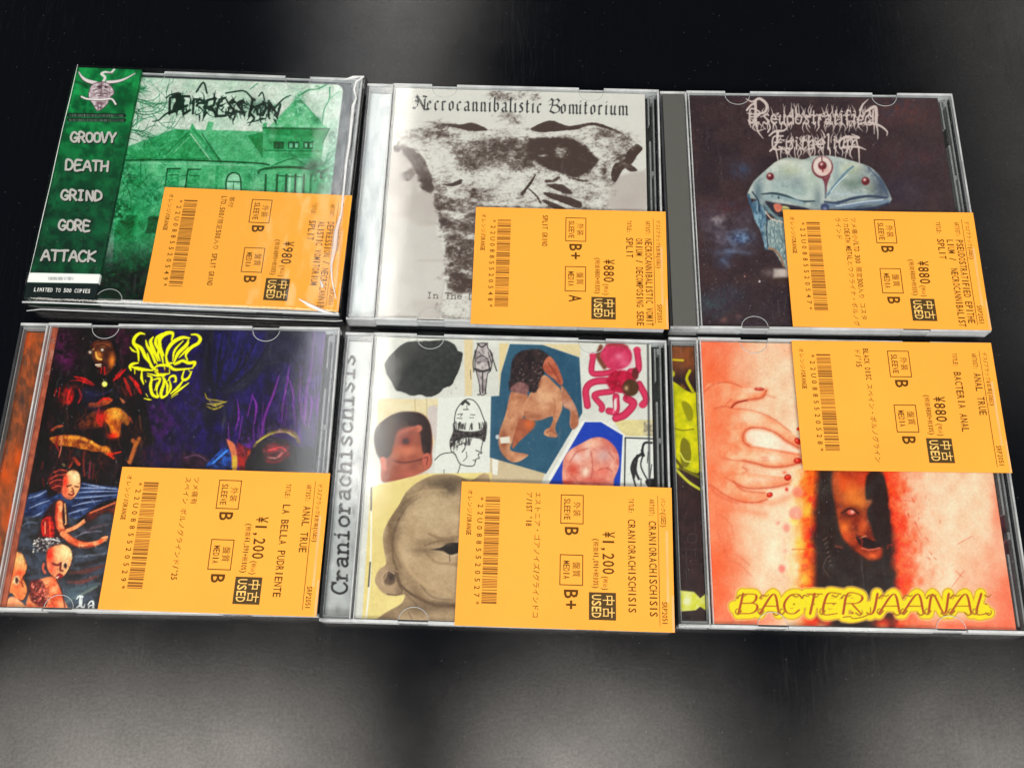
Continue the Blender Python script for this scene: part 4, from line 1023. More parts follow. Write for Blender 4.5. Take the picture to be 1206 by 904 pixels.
    a.poly(D2((770, 790), (900, 740), (1040, 680), (1030, 790), (900, 860), (800, 880)), (96, 42, 30), 1.2, 1, ((50, 24, 22), 5, 3)); a.line(D2((800, 780), (900, 740), (1020, 690)), 2.0, (190, 110, 80), .8); a.line(D2((680, 890), (760, 860)), 2, (196, 120, 90), .8)
    # ground
    a.poly(D3((190, 90), (300, 60), (600, 60), (760, 110), (1010, 60), (880, 900), (0, 900), (100, 400)), (44, 42, 44), 2, .95, ((70, 76, 88), 8, 3, .6))
    for p, w, c in ((((660, 415), (800, 405), (950, 385)), 2, (120, 124, 136)), (((620, 560), (780, 540), (930, 490)), 6, (96, 50, 44)), (((600, 640), (720, 640), (860, 590)), 5, (120, 60, 52)), (((660, 500), (800, 470), (940, 430)), 6, (44, 36, 34)), (((640, 700), (780, 690), (880, 650)), 7, (78, 92, 96)), (((580, 820), (700, 760), (860, 680)), 4, (124, 132, 120)), (((720, 200), (860, 150), (960, 130)), 3, (104, 84, 92)), (((670, 240), (760, 200), (900, 190)), 2, (150, 150, 170)), (((760, 180), (880, 210)), 3, (60, 40, 44)), (((240, 80), (260, 160)), 3, (90, 100, 120)), (((200, 140), (260, 110), (330, 120)), 3, (100, 112, 130))):
        a.line(D3(*p), (w * .4, w, w * .4), c, 1.4, .75)
    a.glow(D3((640, 760))[0], 14, 12, (90, 108, 118), .7)
    # children (all in cloth wraps)
    F, F2, BR = (236, 168, 124), (200, 92, 60), (60, 26, 22)
    a.poly(D2((360, 900), (400, 780), (480, 680), (560, 670), (600, 760), (600, 960), (520, 1020), (340, 1010)), (52, 28, 28), 1.4, .95)
    a.line(D2((530, 700), (520, 800), (530, 900)) + D3((540, 150), (560, 210)), 10, (70, 28, 24), 1); a.line(D2((530, 700), (522, 800), (530, 900)) + D3((535, 150), (560, 210)), 7.6, F, 1, tex=(F2, 6, 2)); a.line(D2((505, 720), (500, 820), (505, 900)), 2.6, (176, 60, 44), 1.2, .8); a.line(D2((575, 700), (585, 860)) + D3((575, 130)), 1.4, (240, 186, 140), .7)
    a.poly(D3((370, 100), (430, 60), (470, 90), (480, 230), (420, 240), (375, 220)), (190, 40, 32), 1, 1, ((110, 24, 24), 3, 4)); a.line(D3((400, 110), (400, 210)), 1.4, (246, 150, 120), .6); a.line(D3((440, 80), (445, 220)), 1.2, (250, 90, 60), .6)
    a.line(D3((560, 210), (650, 280), (760, 300)), (9, 8.4, 7), BR, 1); a.line(D3((560, 210), (650, 280), (760, 312), (870, 290), (935, 250)), (7.6, 7.4, 6.6, 5.4, 5), F, 1, tex=(F2, 7, 2)); a.line(D3((600, 285), (700, 330), (840, 320)), 1.6, (120, 50, 40), .8); a.line(D3((900, 250), (950, 240)), 2.0, F); a.line(D3((595, 190), (660, 160), (740, 110)), (5.5, 4.8, 3.4), F, .9, tex=(F2, 5, 2)); a.line(D3((700, 130), (745, 90)), 2.2, F); a.line(D3((600, 205), (680, 175)), 1.3, BR, .7)
    a.ell(D2((520, 490))[0], 12.5, 14, (92, 34, 30), 1.2, rot=.3, tex=((44, 20, 20), 3, 4))
    for p in (((450, 480), (500, 450), (580, 440)), ((440, 520), (500, 490), (570, 490)), ((460, 560), (520, 540), (560, 550)), ((480, 420), (540, 400), (600, 410)), ((520, 600), (560, 590))):
        a.line(D2(*p), 1.2, (196, 90, 76), .7, .9)
    hd = D2((560, 470), (600, 415), (660, 400), (706, 440), (712, 540), (690, 600), (640, 660), (580, 650), (545, 600), (555, 530))
    h = a.poly(hd, F, .9); a.glow(D2((670, 460))[0], 7, 8, (252, 216, 172), .9, clip=h); a.glow(D2((575, 500))[0], 4, 10, (206, 48, 34), .9, clip=h); a.glow(D2((570, 600))[0], 5, 7, (206, 90, 70), .7, clip=h); a.line(D2((595, 545), (630, 535)), 1.6, BR, .7); a.line(D2((665, 545), (695, 550)), 1.5, BR, .7); a.line(D2((640, 560), (652, 590), (632, 592)), 1.4, (90, 34, 30), .7); a.line(D2((610, 615), (640, 622), (655, 605)), 2.0, (110, 24, 26), .7); a.glow(D2((620, 645))[0], 6, 2, (120, 60, 50), .6, clip=h); a.line(hd + hd[:1], .7, (50, 20, 18), .5, .8)
    a.poly(D3((290, 265), (400, 250), (540, 270), (470, 340), (380, 380), (320, 340)), (52, 44, 50), 1.0)
    a.speck(80, (39, 633, 69, 650), (226, 222, 214), (.5, 1.3), 9, .9)
    a.line(D3((400, 262), (460, 262), (530, 280)), 1.2, (230, 230, 230), .6)
    # second child
    a.poly(D3((300, 650), (400, 600), (490, 600), (530, 680), (560, 780), (580, 900), (250, 900), (265, 720)), F, 1.2, 1, (F2, 9, 2.4)); a.line(D3((500, 620), (545, 720), (580, 880)), 1.2, BR, .8); a.line(D3((430, 680), (440, 780), (500, 890)), 1.2, (150, 70, 56), .8, .7)
    a.poly(D3((265, 640), (360, 620), (400, 680), (420, 780), (400, 860), (270, 800)), (120, 44, 40), 1.6, .9, ((66, 26, 26), 3, 4))
    a.speck(46, (36, 686, 56, 708), (240, 150, 130), (.7, 1.6), 10, .8); a.speck(40, (36, 686, 58, 710), (60, 20, 24), (.5, 1.2), 12, .8)
    h2 = D3((420, 360), (480, 318), (560, 305), (620, 340), (642, 400), (630, 480), (590, 560), (540, 606), (500, 610), (440, 560), (410, 480))
    h = a.poly(h2, F, .9); a.glow(D3((580, 370))[0], 9, 9, (253, 218, 168), .9, clip=h); a.glow(D3((440, 390))[0], 5, 11, (214, 44, 30), .95, clip=h); a.glow(D3((460, 520))[0], 6, 9, (196, 84, 64), .8, clip=h); a.ell(D3((574, 490))[0], 3.6, 4.2, (236, 190, 156), .8); a.ell(D3((580, 495))[0], 2.0, 3.0, (44, 20, 20), .8); a.line(D3((470, 480), (510, 490), (530, 480)), 2.4, (96, 30, 30), 1); a.line(D3((540, 470), (535, 530), (555, 540)), 2.2, (80, 24, 26), 1); a.poly(D3((500, 585), (525, 560), (560, 580), (530, 612)), (130, 30, 34), .9); a.line(D3((505, 600), (520, 592)), 1.4, (246, 230, 220), .5); a.line(D3((388, 480), (382, 520), (400, 560)), 2.4, (196, 100, 76), .8); a.line(h2 + h2[:1], .8, (44, 18, 16), .5, .8)
    # third child at the edge
    h3 = D3((95, 365), (150, 370), (205, 405), (240, 490), (228, 560), (205, 600), (238, 680), (238, 740), (205, 800), (150, 790), (110, 740), (80, 700))
    h = a.poly(h3, (232, 158, 104), 1, 1, ((206, 112, 72), 10, 2)); a.glow(D3((180, 440))[0], 7, 8, (250, 206, 146), .8, clip=h); a.glow(D3((175, 560))[0], 6, 4, (190, 70, 46), .8, clip=h); a.line(D3((205, 600), (190, 640), (205, 680)), 1.6, (120, 50, 36), .8); a.ell(D3((146, 625))[0], 3.4, 5.2, (238, 206, 170), .8); a.ell(D3((148, 626))[0], 2.0, 3.6, (70, 36, 30), .8); a.line(h3[2:10], .9, (50, 20, 16), .5, .9)
    a.poly(D3((60, 800), (110, 770), (170, 800), (260, 890), (230, 905), (40, 905)), (246, 184, 140), 1, 1, ((216, 120, 90), 7, 2))
    LW = (222, 226, 226)
    a.line(D3((680, 790), (700, 765), (730, 770)), (1.2, 2.4), LW, .4); a.line(D3((712, 765), (708, 850)), 2.2, LW, .4, smooth=False); a.line(D3((728, 768), (722, 850)), 1.3, LW, .4, smooth=False); a.line(D3((676, 868), (710, 850), (740, 868), (752, 840)), (1.2, 2.4, 2.2, .8), LW, .4); a.line(D3((782, 840), (800, 815), (825, 815), (828, 870), (840, 878)), (1.4, 1.4, 2.2, 2.2, 1), LW, .4); a.line(D3((826, 845), (795, 850), (785, 868), (805, 880), (826, 862)), 1.4, LW, .4)
    write(a, '', D3((676, 876))[0], D3((880, 884))[0], (.6, -14.5), 1, (222, 226, 226), 'blk', [1.0], .4, nib=(.9, -.7))
    for c_, rx_, ry_, col_, al_ in (((75, 470), 8, 10, (120, 34, 28), .6), ((85, 455), 10, 4, (110, 40, 30), .6), ((150, 460), 8, 10, (112, 34, 30), .6), ((95, 500), 14, 9, (104, 52, 34), .55), ((150, 500), 10, 14, (92, 44, 34), .5), ((110, 480), 16, 8, (44, 40, 70), .5), ((165, 520), 7, 14, (120, 66, 40), .5), ((80, 540), 14, 5, (96, 40, 34), .5), ((120, 545), 14, 8, (66, 34, 32), .5), ((60, 500), 5, 12, (90, 34, 34), .5), ((250, 470), 20, 16, (48, 36, 96), .5), ((330, 500), 24, 26, (88, 48, 120), .5), ((360, 450), 18, 30, (84, 62, 130), .4), ((290, 520), 12, 18, (96, 44, 124), .45), ((200, 540), 16, 10, (84, 36, 66), .5)):
        a.glow(c_, rx_, ry_, col_, al_, tex=((24, 16, 20), 4, 4))
    a.daub(2600, 9, 1.5, .55, 7, ang=1.3, a=.5, spread=.9)
    a.daub(900, 6, 1.1, .8, 8, a=.5)
    for _ in range(120):     # folds of the robe, edges lit by fire
        x, y = r.uniform(55, 170), r.uniform(430, 560)
        a.line([(x, y), (x + r.uniform(-4, 6), y + r.uniform(4, 10)), (x + r.uniform(-8, 8), y + r.uniform(10, 20))], (.3, r.uniform(.6, 1.5), .3), r.choice([(116, 52, 30), (90, 30, 26), (60, 40, 56), (146, 84, 44), (44, 40, 62)]), .6, r.uniform(.25, .7))
    # yellow flame logo
    YL = (238, 232, 20)
    T = ((((325, 148), (280, 140), (235, 175), (220, 230), (260, 300), (268, 400)), 3.2), (((220, 230), (290, 280), (330, 360), (370, 420)), 3.4), (((185, 270), (210, 300), (250, 320)), 2.0), (((265, 420), (210, 430), (185, 455), (195, 490)), 2.8), (((195, 455), (250, 470), (300, 480), (400, 490)), 3.2), (((300, 480), (295, 560), (315, 620)), 2.6), (((230, 470), (232, 520)), 2.2),
         (((335, 205), (350, 260), (390, 330), (440, 430)), 2.6), (((350, 330), (390, 450), (450, 500)), 3.0), (((405, 175), (380, 220), (410, 300), (450, 400)), 3.4), (((380, 210), (385, 300), (420, 420)), 3.0), (((490, 140), (440, 180), (430, 240), (480, 330), (500, 420)), 3.2), (((580, 205), (590, 140), (530, 140), (470, 190), (470, 260), (505, 350)), 3.8), (((480, 240), (450, 330), (470, 400)), 2.6),
         (((750, 185), (680, 180), (600, 220), (545, 290), (525, 370)), 3.8), (((740, 200), (720, 250), (640, 330), (600, 420)), 3.4), (((690, 210), (610, 300), (590, 400)), 2.4), (((525, 330), (540, 420), (590, 420)), 3.0), (((765, 150), (820, 155), (850, 190), (830, 235), (770, 270), (715, 340), (730, 395)), 3.2), (((650, 370), (700, 320), (740, 270)), 2.2), (((600, 430), (680, 400), (740, 420), (800, 415), (795, 450)), 3.2), (((790, 420), (780, 470)), 2.4), (((610, 440), (660, 420)), 2.4),
         (((400, 490), (440, 450), (500, 440), (560, 450), (600, 480), (680, 480), (770, 470)), 2.8), (((420, 500), (470, 530), (560, 520)), 2.6), (((440, 470), (460, 520)), 2.0), (((510, 450), (520, 510)), 2.2), (((560, 460), (560, 520)), 2.0), (((700, 480), (680, 560), (700, 580), (740, 560), (770, 500)), 2.6), (((735, 480), (760, 510)), 2),
         (((350, 540), (390, 560), (380, 640), (400, 720), (450, 740), (440, 700)), 3.0), (((400, 580), (470, 570), (440, 650), (440, 690)), 2.4), (((440, 600), (420, 680)), 2.0), (((490, 540), (510, 600), (480, 700), (490, 745), (540, 720)), 3.2), (((510, 560), (540, 640), (530, 720)), 2.6), (((545, 590), (570, 550), (610, 545), (620, 590), (600, 600)), 2.4), (((560, 580), (570, 660), (530, 730)), 2.6), (((700, 570), (640, 650), (570, 710)), 2.8), (((740, 610), (660, 670), (580, 730)), 2.2), (((680, 600), (640, 640)), 2.2), (((320, 755), (360, 765), (385, 768)), 1.6), (((335, 710), (355, 740)), 1.6), (((350, 520), (440, 540), (520, 540)), 2.2), (((330, 580), (335, 600)), 1.6), (((575, 750), (640, 710)), 1.4))
    for p, w in T:
        a.line(D4(*p), [w * .8, w * 1.3 + 1.2, w * 1.3 + 1.2, w * .7], (26, 14, 44), .7, .75)
    for p, w in T:
        a.line(D4(*p), [w * .45, w * 1.22, w * 1.22, w * .5], YL, .45)
    for p in ((465, 500), (525, 495)):
        a.ell(D4(p)[0], 1.5, 2.4, (70, 30, 20), .6)
    a.grain(1.8, 9)
    a.tone(1.22, 1.2, 90)

def art_collage(a):
    r = random.Random(13)
    E1, E2, E3, E4 = Z(390, 385, .2101), Z(570, 385, .2101), Z(370, 540, .2323), Z(700, 395, .177)
    INK = (48, 44, 44)
    a.full((224, 224, 216), ((214, 214, 206), 20, 2))
    TAN = (226, 206, 160)
    a.poly(E1((265, 400), (470, 405), (600, 400), (610, 560), (560, 700), (250, 700)), TAN, .8, 1, ((232, 220, 184), 12, 2), False)
    for x in (470, 535): a.line(E1((x, 402), (x + 2, 520)), 1.2, (190, 168, 120), .7, .7)
    a.poly(E1((745, 70), (795, 70), (790, 385), (750, 385)), (224, 206, 166), .8, smooth=False)
    a.poly(E1((540, 455), (600, 455), (590, 640), (555, 560)), (206, 196, 200), 1, .8)
    a.poly(E2((85, 90), (140, 90), (95, 260), (85, 385)), (224, 206, 160), .8, smooth=False); a.poly(E2((320, 95), (540, 95), (540, 170)), (222, 206, 166), .8, smooth=False)
    a.poly(E2((720, 520), (950, 520), (950, 620), (790, 610)), (226, 214, 158), .9, 1, ((214, 200, 150), 9, 2), False); a.poly(E2((895, 530), (955, 530), (955, 612), (895, 605)), (206, 196, 168), 1, 1, ((150, 140, 120), 3, 4), False)
    a.poly(E2((20, 725), (345, 815), (310, 900), (20, 900)), (206, 188, 156), .8, smooth=False); a.poly(E2((45, 735), (80, 745), (75, 830), (48, 825)), (234, 232, 222), .7, smooth=False)
    # dark stone
    blob = E1((300, 212), (318, 175), (345, 145), (385, 108), (430, 82), (500, 80), (570, 76), (640, 74), (690, 100), (712, 130), (738, 150), (728, 200), (716, 245), (690, 295), (676, 325), (630, 345), (600, 372), (545, 392), (500, 380), (450, 384), (400, 362), (362, 352), (335, 300), (316, 270))
    a.poly(blob, (42, 44, 43), .8, 1, ((58, 60, 58), 4, 2.4), wob=1.0); a.speck(160, (456, 404, 542, 464), (92, 94, 92), (.3, .7), 3, .5)
    # engraved figure
    fig = E1((826, 92), (870, 92), (880, 120), (905, 160), (895, 240), (878, 260), (872, 300), (862, 374), (836, 374), (830, 320), (816, 260), (806, 220), (810, 150))
    a.poly(fig, (206, 198, 196), .7, 1, ((150, 140, 142), 4, 3)); a.line(fig + fig[:1], 1.0, INK, .5)
    for p, w in ((((820, 92), (845, 112), (875, 92)), 1.8), (((808, 130), (796, 200), (800, 250)), 1.4), (((890, 130), (910, 190), (928, 246)), 1.4), (((880, 140), (898, 200)), 1), (((815, 175), (845, 160), (880, 180)), 1.2), (((808, 235), (845, 248), (890, 238)), 2.8), (((848, 250), (850, 370)), 1.6), (((832, 350), (836, 376), (822, 378)), 1.4), (((862, 350), (868, 374)), 1.4), (((820, 200), (838, 196)), 1), (((826, 140), (840, 150)), 1), (((780, 240), (784, 290)), .7), (((880, 190), (888, 230)), 2)):
        a.line(E1(*p), w, INK, .5, .85)
    # photograph of a head from behind
    a.poly(E1((262, 570), (300, 520), (370, 490), (430, 475), (500, 482), (545, 520), (566, 600), (566, 700), (540, 800), (300, 870), (280, 760), (244, 640)), (176, 104, 82), 1, 1, ((150, 84, 68), 8, 2))
    hair = E1((240, 620), (256, 560), (310, 510), (380, 478), (440, 474), (510, 488), (552, 540), (564, 620), (558, 700), (536, 720), (510, 690), (500, 600), (480, 560), (420, 560), (370, 590), (350, 660), (330, 720), (280, 740), (254, 700))
    a.poly(hair, (58, 38, 36), 1.6, 1, ((36, 26, 28), 6, 2)); a.glow(E1((330, 600))[0], 5, 26, (160, 130, 96), .28)
    a.glow(E1((420, 600))[0], 12, 9, (134, 66, 52), .8); a.ell(E1((490, 567))[0], 4.2, 4.2, (196, 118, 96), 1.2); a.line(E1((380, 600), (430, 575), (480, 568)), 4, (176, 96, 76), 1.4); a.ell(E1((420, 642))[0], 8, 7.4, (146, 70, 58), 1.6); a.ell(E1((418, 640))[0], 4.2, 4.0, (70, 46, 50), 1.2); a.glow(E1((420, 638))[0], 1.6, 1.6, (110, 90, 96), .8); a.glow(E1((430, 690))[0], 14, 6, (216, 132, 104), .8)
    a.line(E1((340, 745), (400, 760), (470, 750), (520, 735)), 1.6, (84, 38, 34), 1.2, .8); a.poly(E1((515, 720), (545, 705), (556, 740), (540, 790), (515, 770)), (190, 104, 88), 1); a.line(E1((520, 735), (540, 730), (535, 770)), 1.2, (110, 50, 44)); a.poly(E1((275, 735), (300, 730), (310, 790), (290, 800)), (206, 120, 100), 1); a.line(E1((350, 790), (420, 800), (470, 780)), 1.6, (140, 70, 60), 1.6, .6); a.glow(E1((440, 825))[0], 14, 5, (190, 104, 88), .8)
    # ink drawing
    a.poly(E1((600, 395), (895, 390), (890, 830), (580, 830)), (228, 230, 222), .8, smooth=False)
    for p, w in ((((690, 540), (700, 470), (735, 420), (765, 404), (800, 412), (830, 450), (850, 500), (868, 545)), 1.2), (((735, 432), (752, 416), (772, 432)), 3.0), (((742, 462), (768, 462)), 1.0), (((710, 490), (735, 486), (725, 500)), .9), (((780, 490), (805, 492)), .9), (((705, 510), (735, 512)), .8), (((775, 508), (800, 508)), .8), (((760, 440), (762, 460)), .7), (((668, 640), (672, 690), (700, 720)), 1.0), (((850, 640), (840, 690), (845, 705), (825, 712), (830, 735), (812, 740), (800, 775), (760, 778), (724, 768)), 1.1), (((812, 690), (835, 700)), 1.2), (((795, 745), (812, 748)), .9), (((724, 768), (716, 800), (706, 825)), 1.0), (((580, 745), (620, 712), (690, 700)), 1.1), (((690, 700), (712, 750), (724, 768)), 1.2), (((632, 800), (634, 830)), .9), (((720, 660), (745, 650), (750, 675), (735, 700)), 1.3), (((758, 700), (760, 730), (740, 750)), .8)):
        a.line(E1(*p), w, INK, .45, .9)
    a.poly(E1((684, 540), (700, 570), (770, 585), (840, 575), (866, 530), (874, 560), (862, 640), (830, 625), (760, 620), (700, 640), (672, 680), (664, 640), (682, 590)), (40, 36, 36), 1.0, 1, ((90, 84, 84), 2, 4))
    for k in range(30):
        x = r.uniform(690, 862); a.line(E1((x, 575 + abs(x - 775) * -.1), (x + r.uniform(-8, 8), 545 + abs(x - 775) * -.12 + r.uniform(-8, 8))), .9, INK, .5, .8)
        x = r.uniform(672, 790); a.line(E1((x, 625), (x + r.uniform(-16, 16), 655 + r.uniform(0, 45) * (1 if x < 740 else .2))), .9, INK, .5, .6)
    for k in range(14):
        a.ell(E1((r.uniform(670, 745), r.uniform(640, 705)))[0], r.uniform(.8, 1.8), r.uniform(.6, 1.4), (230, 230, 222), .5, .6)
    # blue board with a newborn in profile
    a.poly(E2((145, 95), (330, 100), (535, 170), (552, 480), (348, 822), (32, 730), (40, 388), (85, 385), (95, 260)), (46, 84, 108), .8, 1, ((58, 98, 120), 30, 2), False)
    SK, S2 = (212, 160, 124), (170, 108, 80)
    a.poly(E2((160, 360), (240, 370), (235, 470), (190, 560), (160, 640), (150, 690), (242, 712), (235, 730), (180, 758), (130, 740), (88, 680), (84, 600), (120, 490), (140, 400)), SK, 1, 1, (S2, 9, 2)); a.glow(E2((110, 640))[0], 4, 18, (120, 66, 46), .5); a.poly(E2((200, 520), (275, 520), (280, 560), (200, 640), (160, 680), (165, 620)), (176, 106, 78), 1.2, 1, ((150, 82, 58), 6, 2)); a.glow(E2((250, 545))[0], 6, 6, (214, 110, 60), .8)
    a.poly(E2((330, 270), (400, 320), (432, 360), (440, 450), (400, 560), (412, 612), (370, 616), (336, 600), (345, 575), (372, 556), (384, 500), (300, 524), (232, 508), (225, 440), (260, 370)), SK, 1, 1, (S2, 10, 2)); a.glow(E2((330, 400))[0], 10, 9, (238, 196, 158), .7); a.glow(E2((290, 500))[0], 14, 4, (150, 92, 70), .6); a.line(E2((390, 500), (400, 440), (390, 400)), 1.4, (160, 100, 76), 1.4, .6); a.line(E2((350, 590), (380, 580), (405, 600)), 1.2, (150, 88, 70), .8)
    a.poly(E2((432, 330), (470, 370), (520, 460), (530, 540), (500, 574), (480, 545), (482, 470), (445, 440)), (206, 160, 138), 1, 1, (S2, 9, 2)); a.line(E2((490, 545), (505, 570)), 1, (140, 90, 74), .7)
    a.poly(E2((140, 340), (150, 230), (175, 160), (240, 125), (310, 125), (360, 165), (345, 230), (320, 290), (290, 365), (240, 350), (190, 330), (160, 350)), (38, 30, 34), 1.6, 1, ((64, 48, 48), 4, 3), wob=1.5); a.poly(E2((150, 340), (200, 305), (250, 330), (240, 375), (190, 370), (155, 360)), (150, 108, 104), 1.4, 1, ((110, 74, 74), 5, 2))
    for k in range(26): a.ell(E2((r.uniform(190, 330), r.uniform(190, 330)))[0], r.uniform(.5, 1.3), r.uniform(.4, .9), (170, 150, 146), .5, .6)
    a.poly(E2((345, 180), (372, 165), (410, 215), (442, 300), (430, 326), (390, 290), (350, 260), (330, 225)), (166, 84, 62), 1, 1, ((196, 120, 92), 6, 2)); a.line(E2((360, 200), (400, 260), (425, 310)), 1.2, (110, 46, 36), .8, .7)
    a.poly(E2((88, 618), (144, 612), (146, 650), (94, 652)), (226, 220, 206), .7, smooth=False); a.ell(E2((75, 615))[0], 2.2, 2.6, (196, 200, 206), .7)
    # red stained figure
    RD, R2 = (206, 62, 98), (164, 30, 66)
    for p, w in ((((612, 160), (604, 250), (650, 262), (730, 250)), 7), (((858, 130), (866, 235), (820, 250)), 7.5), (((740, 300), (620, 306), (572, 350), (580, 440)), 8), (((720, 360), (620, 380), (660, 440), (660, 462)), 7), (((740, 390), (740, 470), (700, 470)), 8), (((800, 400), (838, 430), (790, 490), (740, 510)), 9), (((870, 320), (910, 400), (890, 435)), 8)):
        a.line(E2(*p), w, R2, 1); a.line(E2(*p), w * .72, RD, 1.2)
    a.ell(E2((858, 130))[0], 4.4, 4.0, RD, 1); a.ell(E2((612, 160))[0], 4.4, 3.4, RD, 1); a.ell(E2((890, 436))[0], 4.6, 3.6, RD, 1)
    a.ell(E2((770, 305))[0], 17, 13.5, (196, 36, 74), 1.6, tex=((160, 22, 54), 5, 3)); a.ell(E2((740, 164))[0], 19, 16, (210, 74, 108), 1.2, tex=((186, 46, 84), 8, 2)); a.line(E2((655, 110), (640, 165), (675, 225)), 5, (122, 72, 56), 1.6); a.line(E2((690, 100), (760, 98), (800, 110)), 4, (150, 60, 60), 1.6, .7)
    a.glow(E2((755, 165))[0], 5, 4, (240, 150, 170), .7); a.glow(E2((790, 200))[0], 7, 5, (226, 110, 140), .7); a.ell(E2((822, 340))[0], 9.6, 10, (84, 58, 38), 1.2); a.ell(E2((848, 262))[0], 4, 7, (104, 44, 44), 1.2); a.glow(E2((798, 342))[0], 2.4, 2.8, (206, 170, 140), .9); a.line(E2((745, 400), (725, 480)), 2, (232, 120, 150), .8); a.poly(E2((728, 420), (740, 400), (744, 450), (734, 470)), (228, 224, 216), .9)
    a.line(E2((690, 300), (760, 330), (800, 400)), 2.4, (140, 16, 44), 1.4, .7)
    # blue panel with specimen
    a.poly(E2((550, 525), (662, 525), (790, 602), (772, 900), (330, 900)), (236, 236, 230), .8, smooth=False); a.poly(E2((566, 532), (656, 532), (778, 606), (762, 900), (352, 900)), (36, 70, 172), .8, smooth=False)
    sp = a.poly(E2((440, 780), (470, 700), (540, 655), (620, 618), (690, 630), (745, 690), (758, 770), (730, 850), (700, 910), (470, 910)), (234, 168, 146), 1, 1, ((206, 112, 100), 8, 2.4))
    for c, rx, ry, col, al in (((600, 650), 14, 5, (240, 196, 170), .8), ((670, 720), 9, 8, (206, 168, 166), .8), ((520, 730), 7, 7, (240, 216, 206), .8), ((500, 800), 6, 9, (206, 84, 66), .8), ((570, 810), 5, 6, (244, 228, 206), .9), ((660, 810), 10, 5, (226, 120, 104), .8), ((720, 780), 4, 9, (240, 190, 170), .8), ((450, 870), 10, 3, (196, 60, 52), .8), ((620, 860), 14, 5, (206, 96, 84), .7), ((580, 700), 4, 10, (232, 200, 186), .8), ((540, 690), 7, 3, (216, 130, 110), .7)):
        a.glow(E2(c)[0], rx, ry, col, al, clip=sp)
    for p in (((480, 760), (520, 700), (580, 680)), ((600, 700), (610, 780), (600, 850)), ((640, 800), (690, 790), (720, 810)), ((700, 700), (730, 740)), ((490, 830), (530, 870))):
        a.line(E2(*p), 1.4, (176, 84, 74), 1.0, .6)
    # framed drawing
    a.poly(E2((782, 610), (960, 612), (960, 910), (780, 910)), (226, 228, 222), .7, smooth=False); a.line(E2((960, 626), (792, 620), (788, 905)), 1.6, (40, 38, 40), .6, smooth=False)
    for p, w in ((((940, 648), (900, 650), (888, 690), (896, 720)), 2.8), (((884, 710), (846, 740), (828, 790), (840, 840)), 3.4), (((860, 720), (850, 800), (868, 850)), 3.0), (((840, 760), (842, 830)), 2.6), (((890, 720), (880, 780), (920, 860), (950, 880)), 1.8), (((836, 840), (850, 890)), 2.2), (((920, 700), (915, 760)), 1), (((940, 770), (930, 850)), 1), (((885, 690), (890, 720)), 2.8), (((880, 850), (880, 890)), 1.2)):
        a.line(E2(*p), w, (38, 36, 38), .5, .9)
    a.poly(E2((905, 860), (960, 850), (960, 900), (925, 900)), (30, 30, 32), .8)
    a.line([(763, 406), (765, 575)], 2.5, (70, 70, 72), 1.0, .8)
    # sepia head in front
    a.poly(E3((285, 150), (330, 130), (560, 75), (900, 70), (900, 860), (240, 860)), (236, 218, 150), .8, 1, ((226, 206, 140), 14, 2), False)
    hd = E3((430, 235), (470, 165), (540, 110), (620, 80), (710, 80), (790, 110), (900, 130), (900, 860), (270, 860), (300, 825), (370, 775), (440, 735), (460, 690), (440, 690), (370, 690), (325, 655), (308, 610), (330, 560), (365, 530), (352, 450), (350, 380), (380, 310))
    SB = (202, 168, 126)
    h = a.poly(hd, SB, 1, 1, ((178, 144, 104), 12, 1.8))
    for c_, rx_, ry_ in (((505, 605), 16, 12), ((520, 668), 14, 10), ((478, 655), 10, 14), ((535, 610), 8, 6), ((455, 655), 5, 4)):
        a.glow(c_, rx_, ry_, (228, 196, 152), .8, clip=h)
    for c, rx, ry, col, al, ro in (((620, 290), 30, 26, (196, 164, 122), .7, 0), ((560, 560), 22, 26, (186, 152, 110), .6, 0), ((680, 610), 16, 14, (192, 158, 116), .6, 0), ((390, 400), 6, 30, (128, 96, 66), .6, .1), ((480, 620), 10, 26, (146, 112, 78), .5, -.5), ((640, 130), 24, 8, (110, 88, 66), .7, 0), ((690, 150), 10, 9, (76, 60, 48), .8, 0), ((480, 200), 16, 5, (116, 90, 62), .7, -.7), ((440, 260), 6, 12, (110, 86, 60), .7, .3), ((590, 420), 22, 5, (146, 114, 78), .7, -.1), ((660, 740), 26, 4, (100, 74, 54), .9, .1), ((560, 760), 30, 8, (150, 120, 88), .6, 0), ((360, 800), 20, 8, (132, 102, 72), .7, -.4), ((520, 690), 9, 14, (138, 104, 72), .7, -.6), ((420, 560), 7, 20, (140, 108, 74), .6, 0)):
        a.glow(E3(c)[0], rx, ry, col, al, rot=ro, clip=h)
    for p, w, al in ((((430, 300), (400, 400), (400, 500), (420, 560)), 2.2, .6), (((420, 580), (440, 640), (500, 690), (580, 730), (640, 745), (720, 740)), 2.4, .9), (((460, 680), (520, 740)), 1.6, .5), (((560, 440), (620, 420), (720, 410)), 1.6, .5), (((430, 310), (470, 240), (540, 190)), 1.4, .5), (((540, 640), (600, 700), (700, 715)), 1.4, .5), (((480, 780), (500, 820)), 1.4, .5)):
        a.line(E3(*p), w, (92, 66, 46), 1.4, al)
    ear = E3((318, 610), (335, 570), (375, 550), (410, 575), (425, 630), (445, 670), (420, 690), (370, 685), (330, 655)); a.poly(ear, (186, 150, 112), 1, .9); a.poly(E3((350, 600), (375, 562), (408, 580), (410, 620), (385, 640), (358, 630)), (104, 76, 58), 2.2, .85); a.glow(E3((392, 598))[0], 4, 5, (52, 36, 28), .85); a.line(E3((352, 640), (345, 600), (372, 566), (405, 580)), 1.8, (206, 170, 132), 1.0, .8); a.line(E3((335, 640), (360, 600), (370, 570)), 2.0, (196, 160, 124), 1, .7); a.line(E3((390, 650), (420, 665)), 2.4, (190, 156, 122), 1, .7); a.line(ear[3:8], 1.2, (90, 64, 46), .8, .8)
